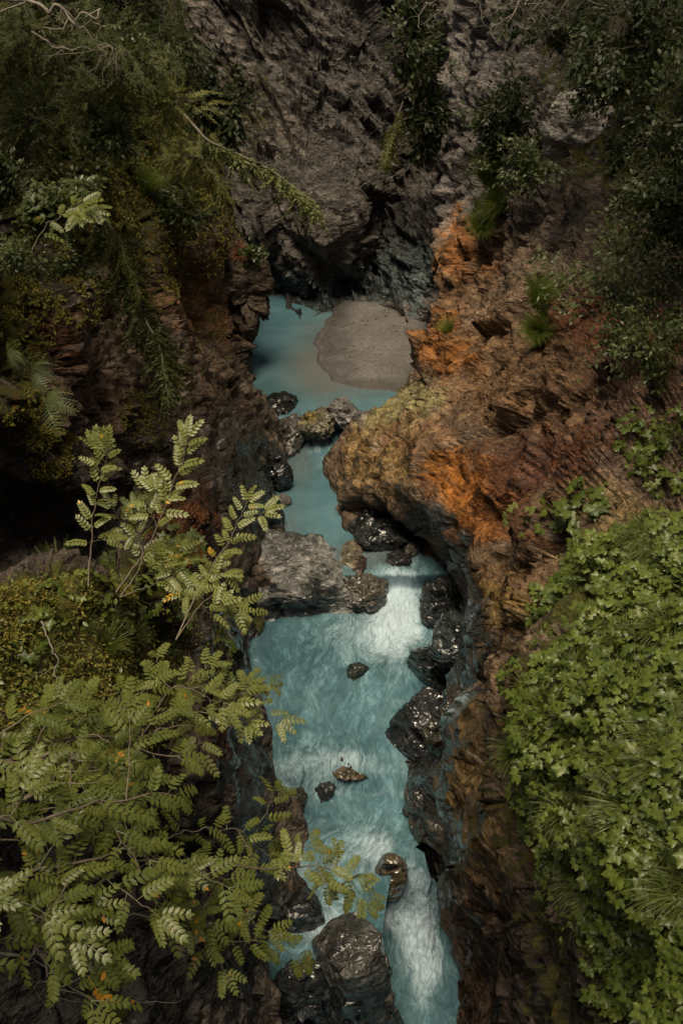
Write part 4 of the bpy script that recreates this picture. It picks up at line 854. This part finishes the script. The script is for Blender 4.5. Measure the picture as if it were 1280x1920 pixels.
# ------------------------------------------------------------------ rowans
def rowan(label, stems, leafL, mat, seed=0, r0=.02, spacing=.10, twigs=0, start=.3, group=None, name='rowan_tree', leafy=1., pal=None, tw=.5):
    """stems: list of (points [(px,py,D)...], leaf start 0..1, base radius)"""
    rg = np.random.default_rng(seed); root = P(*stems[0][0][0]); r = empty(name, root, label, 'tree', group); L = {k: [] for k in range(4)}; wood = []
    def leaves(cv, u0, u1=1.):
        T_ = np.gradient(cv, axis=0); T_ /= np.linalg.norm(T_, axis=1, keepdims=True); ln = np.linalg.norm(np.diff(cv, axis=0), axis=1).sum() * (u1 - u0)
        m = max(2, int(ln / spacing * leafy)); s = rg.choice([-1, 1])
        for k in range(m):
            u = u0 + (u1 - u0) * (k + rg.uniform(0, .6)) / m; i = min(len(cv) - 1, int(u * (len(cv) - 1))); t = T_[i]; side = np.cross(t, (0, -.45, 1)); side /= np.linalg.norm(side) + 1e-9; s = -s
            y = t * rg.uniform(.35, .9) + side * s * rg.uniform(.5, 1.) + (0, 0, rg.uniform(-.15, .3)); zz = np.array((0, -.5, 1.)) + rg.normal(size=3) * .42
            L[rg.integers(0, 4)].append((cv[i], y, zz, leafL * rg.uniform(.75, 1.15)))
        for a in (-.5, 0, .5):
            t = T_[-1]; side = np.cross(t, (0, -.45, 1)); L[rg.integers(0, 4)].append((cv[-1], t + side * a * 1.3, np.array((0, -.5, 1.)) + rg.normal(size=3) * .2, leafL * rg.uniform(.8, 1.1)))
    for n_, (pts, u0, rad) in enumerate(stems):
        cv = curve([P(*q) - root for q in pts], 40, .05, seed + n_); wood.append(tube(cv, rad, rad * .22, 6, .12, seed + n_)); leaves(cv, u0)
        for k in range(int(twigs)):
            u = rg.uniform(max(.1, u0 - .1), .95); q = cv[int(u * 39)]; t = cv[min(39, int(u * 39) + 2)] - q; t /= np.linalg.norm(t) + 1e-9; side = np.cross(t, (0, -.45, 1)); side /= np.linalg.norm(side) + 1e-9
            e = q + (t * rg.uniform(.3, .9) + side * rg.choice([-1, 1]) * rg.uniform(.5, 1) + (0, 0, rg.uniform(-.3, .3))) * tw * rg.uniform(.6, 1.2)
            c2 = curve([q, (q + e) / 2 + rg.normal(size=3) * .05, e], 12, .02, seed + 50 + k); wood.append(tube(c2, rad * .35, rad * .12, 5)); leaves(c2, .2)
    parts = []; nv = []
    for k in range(4):
        if L[k]:
            o_, y_, z_, s_ = map(np.array, zip(*L[k])); V, Fc = batch(ROWAN[k], basis(y_, z_), s_, o_); parts.append((V, Fc)); m_ = len(ROWAN[k][0]) // 8 + 1; vv = rg.uniform(0, .75, (len(o_), 1)) + rg.uniform(0, .2, (len(o_), m_)); vv[rg.uniform(size=vv.shape) < .004] = 1; old = rg.uniform(size=len(o_)) < .012; vv[old] = np.where(rg.uniform(size=(old.sum(), m_)) < .6, 1, vv[old])
            nv.append(np.repeat(vv, 8, 1)[:, :len(ROWAN[k][0])].ravel())
    V, Fc = join(parts); mesh_np('foliage', V, Fc, mat, r, smooth=False, attrs={'vary': np.concatenate(nv)}); mesh_np('branches', *join(wood), M_BARK, r); return r
rowan('big rowan with thick lichen-spotted boughs filling the lower left corner', [
    ([(-330,1700,5.6),(-150,1400,6),(0,1428,6.2),(60,1425,6.4),(150,1390,6.6),(240,1390,7),(330,1420,7.2)], .1, .022),
    ([(-330,1700,5.6),(-120,1600,5.5),(20,1520,6),(130,1440,6.5),(220,1370,7)], .1, .024),
    ([(-330,1700,5.6),(-100,1470,6),(60,1400,6.4),(150,1350,6.8),(230,1360,7)], .1, .015),
    ([(-330,1700,5.6),(-100,1530,5),(80,1540,5.4),(200,1500,5.8),(330,1490,6.2)], .1, .015),
    ([(-330,1700,5.6),(-100,1700,5),(60,1640,5.4),(200,1600,5.8),(300,1560,6.2)], .1, .015),
    ([(-330,1700,5.6),(-100,1800,4.8),(40,1750,5.2),(120,1720,5.4),(170,1710,5.6)], .1, .012)], .19, M_ROWAN, 500, spacing=.085, twigs=9, tw=.46)
rowan('light green rowan bough reaching to the left edge of the turquoise pool', [
    ([(200,1420,7),(270,1350,7.4),(320,1290,7.8),(370,1290,8),(430,1280,8.3),(500,1280,8.6)], .45, .012),
    ([(200,1420,7),(330,1345,7.9),(400,1335,8.1),(440,1310,8.2),(460,1290,8.3)], .3, .008)], .19, M_ROWANY, 510, spacing=.07, twigs=5, tw=.35)
rowan('long thin rowan branch overhanging the rapid with yellowing leaves at its tip', [
    ([(60,1700,6),(180,1660,6.2),(250,1620,6.4),(350,1612,6.8),(440,1622,7.2),(540,1630,7.6),(610,1632,7.9),(660,1655,8.1),(690,1685,8.2)], .68, .011)], .18, M_ROWANY, 520, spacing=.06, twigs=4, tw=.22)
rowan('rowan twigs with flat sprays in front of the dark left cliff, third from below', [
    ([(240,1600,6.5),(300,1580,6.8),(370,1556,7.2),(440,1560,7.5),(505,1575,7.8)], .35, .008),
    ([(240,1600,6.5),(270,1635,6.4),(330,1640,6.7),(400,1640,7),(450,1660,7.2)], .3, .007)], .18, M_ROWAN, 530, spacing=.08, twigs=3, tw=.35)
rowan('lowest rowan bough with dark leaves reaching towards the black boulder', [
    ([(40,1730,5.6),(160,1718,6),(260,1718,6.4),(330,1722,6.8),(400,1750,7.1),(480,1770,7.4),(560,1790,7.7)], .5, .010),
    ([(320,1722,6.8),(370,1700,7),(430,1710,7.2),(500,1740,7.4)], .2, .006)], .18, M_ROWAN, 540, spacing=.08, twigs=3, tw=.3)
rowan('slender rowan sapling standing in front of the black hollow on the left', [([(166,1100,13),(170,1010,13),(180,930,12.8),(200,845,12.6)], .38, .012)], .27, M_ROWANY, 550, spacing=.08, twigs=3, tw=.3, name='rowan_sapling')
rowan('tallest rowan sapling with white tipped shoot against the dark left cliff', [([(218,1110,13),(262,1045,13),(310,960,12.8),(335,880,12.6),(352,822,12.5)], .42, .012)], .27, M_ROWANY, 551, spacing=.08, twigs=2, tw=.3, name='rowan_sapling')
rowan('bright rowan sapling growing beside the pale rock ledge', [([(330,1200,12),(372,1110,12.5),(410,1050,12.8),(435,1000,13),(458,945,13)], .25, .012),([(330,1200,12),(372,1140,12.4),(410,1110,12.7),(450,1130,12.9),(475,1160,13)], .4, .007)], .25, M_ROWANY, 552, spacing=.085, twigs=3, tw=.3, name='rowan_sapling')
rowan('grey green rowan sapling in the middle of the mossy bank', [([(225,1120,13),(265,1060,13.2),(262,1010,13.2),(255,960,13.2)], .3, .010),([(225,1120,13),(300,1090,13),(350,1080,13)], .4, .007)], .24, M_ROWAN, 553, spacing=.08, twigs=5, tw=.4, name='rowan_sapling')
rowan('whitish rowan sprig on the left cliff above the fern', [([(60,470,13.5),(90,420,13.6),(120,400,13.6),(150,390,13.6)], .2, .007)], .26, M_ROWAN, 555, spacing=.09, twigs=3, tw=.3, name='rowan_sapling')

# mossy mound
MOUND = [(-60,1150),(20,1090),(100,1072),(230,1075),(330,1110),(420,1150),(435,1230),(410,1320),(330,1400),(-60,1430)]
cover('moss', 'left', MOUND, 60000, diamond(.4), .055, M_MOSS, 'yellow and rust coloured moss carpet on the left mound', 'moss', 600, .4, .05, nper=4)
cover('ground_cover', 'left', MOUND, 4500, MS, .085, M_HERB, 'small-leaved herbs spread over the mossy left mound', 'undergrowth', 601, .5, .12)
cover('moss', 'left', [(255,1040),(330,1030),(360,1090),(340,1130),(270,1120)], 5000, diamond(.4), .06, M_MOSS, 'round yellow green moss cushion behind the rowan saplings', 'moss', 602, .4, .04)
for k, (cx, cy, rx, ry, key, n, lb) in enumerate([(330,300,100,110,'left',14000,'moss and grass on the edge of the left cliff under the larch'),(60,560,60,110,'left',6000,'rust coloured moss at the left edge'),(200,330,200,120,'left',20000,'olive moss on the upper left ledges'),
        (450,470,45,40,'left',2500,'rusty moss on top of the rock spur'),(330,1000,60,60,'left',4000,'rust red moss below the tallest sapling'),(70,780,50,60,'left',2500,'yellow moss below the fern on the left'),(370,440,80,90,'left',7000,'brown and olive moss hanging on the cliff over the spur')]):
    a = np.linspace(0, 6.28, 14)[:-1]; pol = [(cx + rx * math.cos(q) * (1 + .2 * math.sin(3 * q + k)), cy + ry * math.sin(q)) for q in a]
    cover('moss', key, pol, n, diamond(.4), .10 + .02 * (k in (0, 2, 3, 6)), M_MOSS if k not in (4,) else M_RED, lb, 'moss', 610 + k, .4, .06)
scatter([herb_plant(360 + i, n=9, size=.22, height=.25) for i in range(3)], 'left', MOUND, 20, .4, lambda p: 'low green herb on the ' + ('left part' if proj(p)[0] < 120 else 'middle' if proj(p)[0] < 260 else 'right shoulder') + ' of the mossy mound', 'plant', 'herbs growing on the mossy mound', 17, (.7, 1.1), .6, .2)
scatter([tuft(370, L=.45, w_=.004, n=160, spread=.7)], 'left', MOUND, 26, .35, 'fine grass tuft on the mossy mound', 'grass tuft', 'fine grass tufts on the mossy mound', 18, (.6, 1.1), .5, .2)
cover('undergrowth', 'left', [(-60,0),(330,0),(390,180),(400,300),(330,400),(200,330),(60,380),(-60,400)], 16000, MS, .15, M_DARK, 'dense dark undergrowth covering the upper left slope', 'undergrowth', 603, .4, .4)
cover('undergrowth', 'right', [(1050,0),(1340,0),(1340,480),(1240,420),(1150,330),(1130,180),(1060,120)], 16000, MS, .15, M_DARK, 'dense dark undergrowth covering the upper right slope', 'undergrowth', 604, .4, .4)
# reddish needle litter and grit on the orange shelf
LIT = [(870,830),(960,800),(1080,790),(1180,800),(1150,860),(1090,930),(1010,990),(960,1010),(900,960),(860,900)]
cover('litter', 'right', LIT, 16000, diamond(.5), .045, M_RED, 'red brown larch needle litter lying on the orange shelf', 'litter', 605, .9, .01, minz=.25)
for k, (x, y, rx, ry) in enumerate([(1085,590,60,60),(1150,650,60,50),(650 + 420,700,60,60)]):
    pass

for k, (cx, cy, rx, ry, n, m_, lb) in enumerate([(60,420,110,80,7000,M_MOSS,'olive moss and creepers on the left edge under the dark thicket'),(215,450,50,110,6000,M_CONIF,'green hanging moss above the needle curtain'),(300,520,60,70,3500,M_MOSS,'mossy ledge between needle curtain and rock spur'),(150,560,60,50,2500,M_MOSS,'thin moss on the wet left rock'),(90,850,50,50,2500,M_MOSS,'moss at the brink of the dark hollow'),(400,640,40,60,1800,M_MOSS,'moss streak on the cliff under the rock spur'),(260,790,50,60,2500,M_MOSS,'moss on the dark rib behind the saplings')]):
    a = np.linspace(0, 6.28, 14)[:-1]; pol = [(cx + rx * math.cos(q) * (1 + .25 * math.sin(3 * q + k)), cy + ry * math.sin(q)) for q in a]
    cover('moss', 'left', pol, n, diamond(.4), .09, m_, lb, 'moss', 640 + k, .3, .08)
# ferns
def fern(label, px, py, D, L, seed, dirs, key=None):
    rg = np.random.default_rng(seed); c = P(px, py, D); r = empty('fern', c, label, 'fern', None); y = np.array([(math.cos(a), -.5 + rg.uniform(-.3, .3), math.sin(a)) for a in dirs]); zz = np.array([(0, -.7, .8)] * len(dirs)) + rg.normal(size=(len(dirs), 3)) * .2
    for k in range(len(dirs)):
        leafmesh('frond', batch(FROND, basis(y[k:k+1], zz[k:k+1]), L * rg.uniform(.75, 1.1), np.zeros((1, 3))), M_FERN, r, len(FROND[0]), seed + k)
    return r
fern('upper fern spilling from the rock on the left edge', 60, 690, 15.5, .62, 700, [.9, .55, .2, -.1, -.4, -.7, -1.0, 1.3])
fern('lower pale fern with fronds fanning right on the left cliff', 85, 752, 15.5, .62, 701, [.35, .1, -.15, -.4, -.75, -1.1, .7])
fern('small fern in the shade at the left edge above the mound', 15, 660, 15, .45, 702, [.2, -.4, -1.0, .8])

# drooping larch branches
def drooping(name, label, pts, rad, n, tw, mat, seed, T=DROOP, cat='branch', dirs=(0, -.1, -1), spread=.5, u0=.15):
    rg = np.random.default_rng(seed); root = P(*pts[0]); r = empty(name, root, label, cat); cv = curve([P(*q) - root for q in pts], 40, .08, seed)
    u = rg.uniform(u0, 1, n); O = cv[(u * 39).astype(int)]; t = np.gradient(cv, axis=0)[(u * 39).astype(int)]; t /= np.linalg.norm(t, axis=1, keepdims=True)
    y = np.array(dirs) + t * .35 + rg.normal(size=(n, 3)) * (spread, spread * .6, .15); zz = rg.normal(size=(n, 3)) * .5 + (0, -1, .3); VFs = [batch(T[k % 3], basis(y[k::3], zz[k::3]), tw * rg.uniform(.5, 1.2, len(y[k::3])), O[k::3]) for k in range(3)]
    leafmesh('needles', join(VFs), mat, r, len(T[0][0]), seed); mesh_np('limb', *tube(cv, rad, rad * .2, 6, .1), M_TWIG, r); return r
drooping('larch_branch', 'long pale larch branch reaching over the cave with drooping twigs', [(345,215,31),(390,262,31),(450,290,31.5),(500,315,32),(550,350,32.3),(595,388,32.5)], .05, 170, .85, M_LARCHP, 710, spread=.5, u0=.2)
drooping('larch_branch', 'green needle curtain hanging down the left cliff', [(170,365,23),(205,440,23),(240,520,23.2),(270,590,23.4),(300,660,23.6),(318,735,23.8)], .05, 420, .85, M_CONIF, 711, spread=.55, u0=.12)
drooping('larch_branch', 'yellow green hanging strands above the needle curtain', [(180,400,22.5),(215,430,22.5),(235,480,22.6),(262,560,22.8)], .03, 90, .6, M_LARCH, 712, spread=.4)
drooping('larch_branch', 'short larch shoot at the cliff edge left of the long branch', [(345,290,30),(380,300,30),(400,330,30),(420,360,30)], .03, 60, .7, M_LARCH, 713, spread=.6)
drooping('trailing_plant', 'ochre trailing plant hanging on the far wall beside the cleft', [(755,190,48),(742,230,48),(730,265,48),(722,295,48)], .03, 120, .9, M_LARCH, 714, spread=.35, cat='plant')
# bare twigs
def bare(label, pts, rad, n, L, seed, hang=.7):
    rg = np.random.default_rng(seed); root = P(*pts[0]); r = empty('bare_branch', root, label, 'branch'); cv = curve([P(*q) - root for q in pts], 40, .1, seed); tw = []
    for k in range(n):
        i = int(rg.uniform(.15, 1) * 39); d = np.array((rg.normal() * .7, rg.normal() * .3, -hang * rg.uniform(.4, 1.3))); l = L * rg.uniform(.4, 1.1); q = cv[i]
        c2 = curve([q, q + d * l * .4 + rg.normal(size=3) * .08 * L, q + d * l * .7 + rg.normal(size=3) * .1 * L, q + d * l], 16, .05 * L, seed + k); tw.append(tube(c2, rad * .35, rad * .08, 4))
        for j in range(3):
            q2 = c2[rg.integers(3, 13)]; e = q2 + rg.normal(size=3) * .25 * L + (0, 0, -.1 * L); tw.append(tube(curve([q2, (q2 + e) / 2 + rg.normal(size=3) * .03 * L, e], 8), rad * .15, rad * .05, 3))
    mesh_np('limb', *tube(cv, rad, rad * .3, 6, .1), M_TWIG, r); mesh_np('twigs', *join(tw), M_TWIG, r); return r
bare('bare hanging twigs at the top edge over the right cliff', [(1150,-40,26),(1080,-20,26),(1000,-5,26),(930,-10,26)], .05, 22, 1.5, 720)
bare('thin bare twigs dangling at the top edge over the far wall', [(930,-60,27),(880,-30,27),(840,-10,27),(800,5,27)], .04, 9, 1.3, 721)
bare('bent bare branch crossing the top left thicket', [(-40,-10,12),(60,5,12),(110,25,12),(150,35,12),(180,18,12)], .03, 7, .5, 722)
bare('fine dead twigs crossing the upper left foliage', [(60,60,13),(120,95,13),(170,85,13),(220,88,13)], .015, 9, .5, 723)
bare('dead twigs hanging in the dark at the bottom left', [(-20,1780,5.5),(60,1800,5.7),(120,1840,5.9),(170,1800,6)], .010, 9, .35, 724)
bare('pale dead stem curving down the front of the mossy mound', [(78,1165,11),(95,1200,10.8),(105,1250,10.6),(122,1290,10.4)], .010, 3, .3, 725)

# ------------------------------------------------------------------ spruces added on the rims and behind the camera to shade top and corners
def shade_tree(x, y, zb, zt, rad, seed, label):
    rg = np.random.default_rng(seed); r = empty('shade_spruce', (x, y, zb), label, 'tree', 'spruces added on the rims to shade the gorge'); H = zt - zb; n = 2600
    u = rg.uniform(.12, 1, n) ** .8; a = rg.uniform(0, 6.283, n); rr = rad * (1.05 - u) ** .7 * rg.uniform(.2, 1, n) ** .5; O = np.stack([np.cos(a) * rr, np.sin(a) * rr, u * H - rr * .25], 1)
    y_ = np.stack([np.cos(a), np.sin(a), -.35 + 0 * a], 1) + rg.normal(size=(n, 3)) * .3; VF = batch(SPRAY[seed % 3], basis(y_[:n], rg.normal(size=(n, 3)) * .3 + (0, 0, 1)), rg.uniform(.5, 1.0, n)[:] * rad * .28, O[:])
    leafmesh('crown', VF, M_CONIF, r, len(SPRAY[0][0]), seed); mesh_np('trunk', *tube(curve([(0, 0, -4), (0.1, 0, H * .5), (0, 0, H)], 14), .3, .05, 8), M_BARK, r); return r

for k, (x, y, zb, zt, rad, lb) in enumerate([(-9,9,18,34,3.8,'spruce added for shade on the left rim nearest the bridge'),(-9.5,18,18,36,4.2,'second spruce added for shade on the left rim'),(-10,27,18,38,4.4,'third spruce added for shade on the left rim'),(-8.5,37,18,38,4.6,'farthest spruce added for shade on the left rim'),
        (8,13,19,34,4.2,'spruce added for shade on the right rim nearest the bridge'),(8,22,19,38,4.8,'second spruce added for shade on the right rim'),(8,32,19,38,4.8,'third spruce added for shade on the right rim'),(8.8,43,17,40,5.0,'farthest spruce added for shade on the right rim'),
        (-3.9,-3.0,14,32,3.3,'spruce added for shade behind the viewpoint on the left bank'),(4.6,-3.4,14,32,3.3,'spruce added for shade behind the viewpoint on the right bank')]):
    shade_tree(x, y, zb, zt, rad, 800 + k, lb)
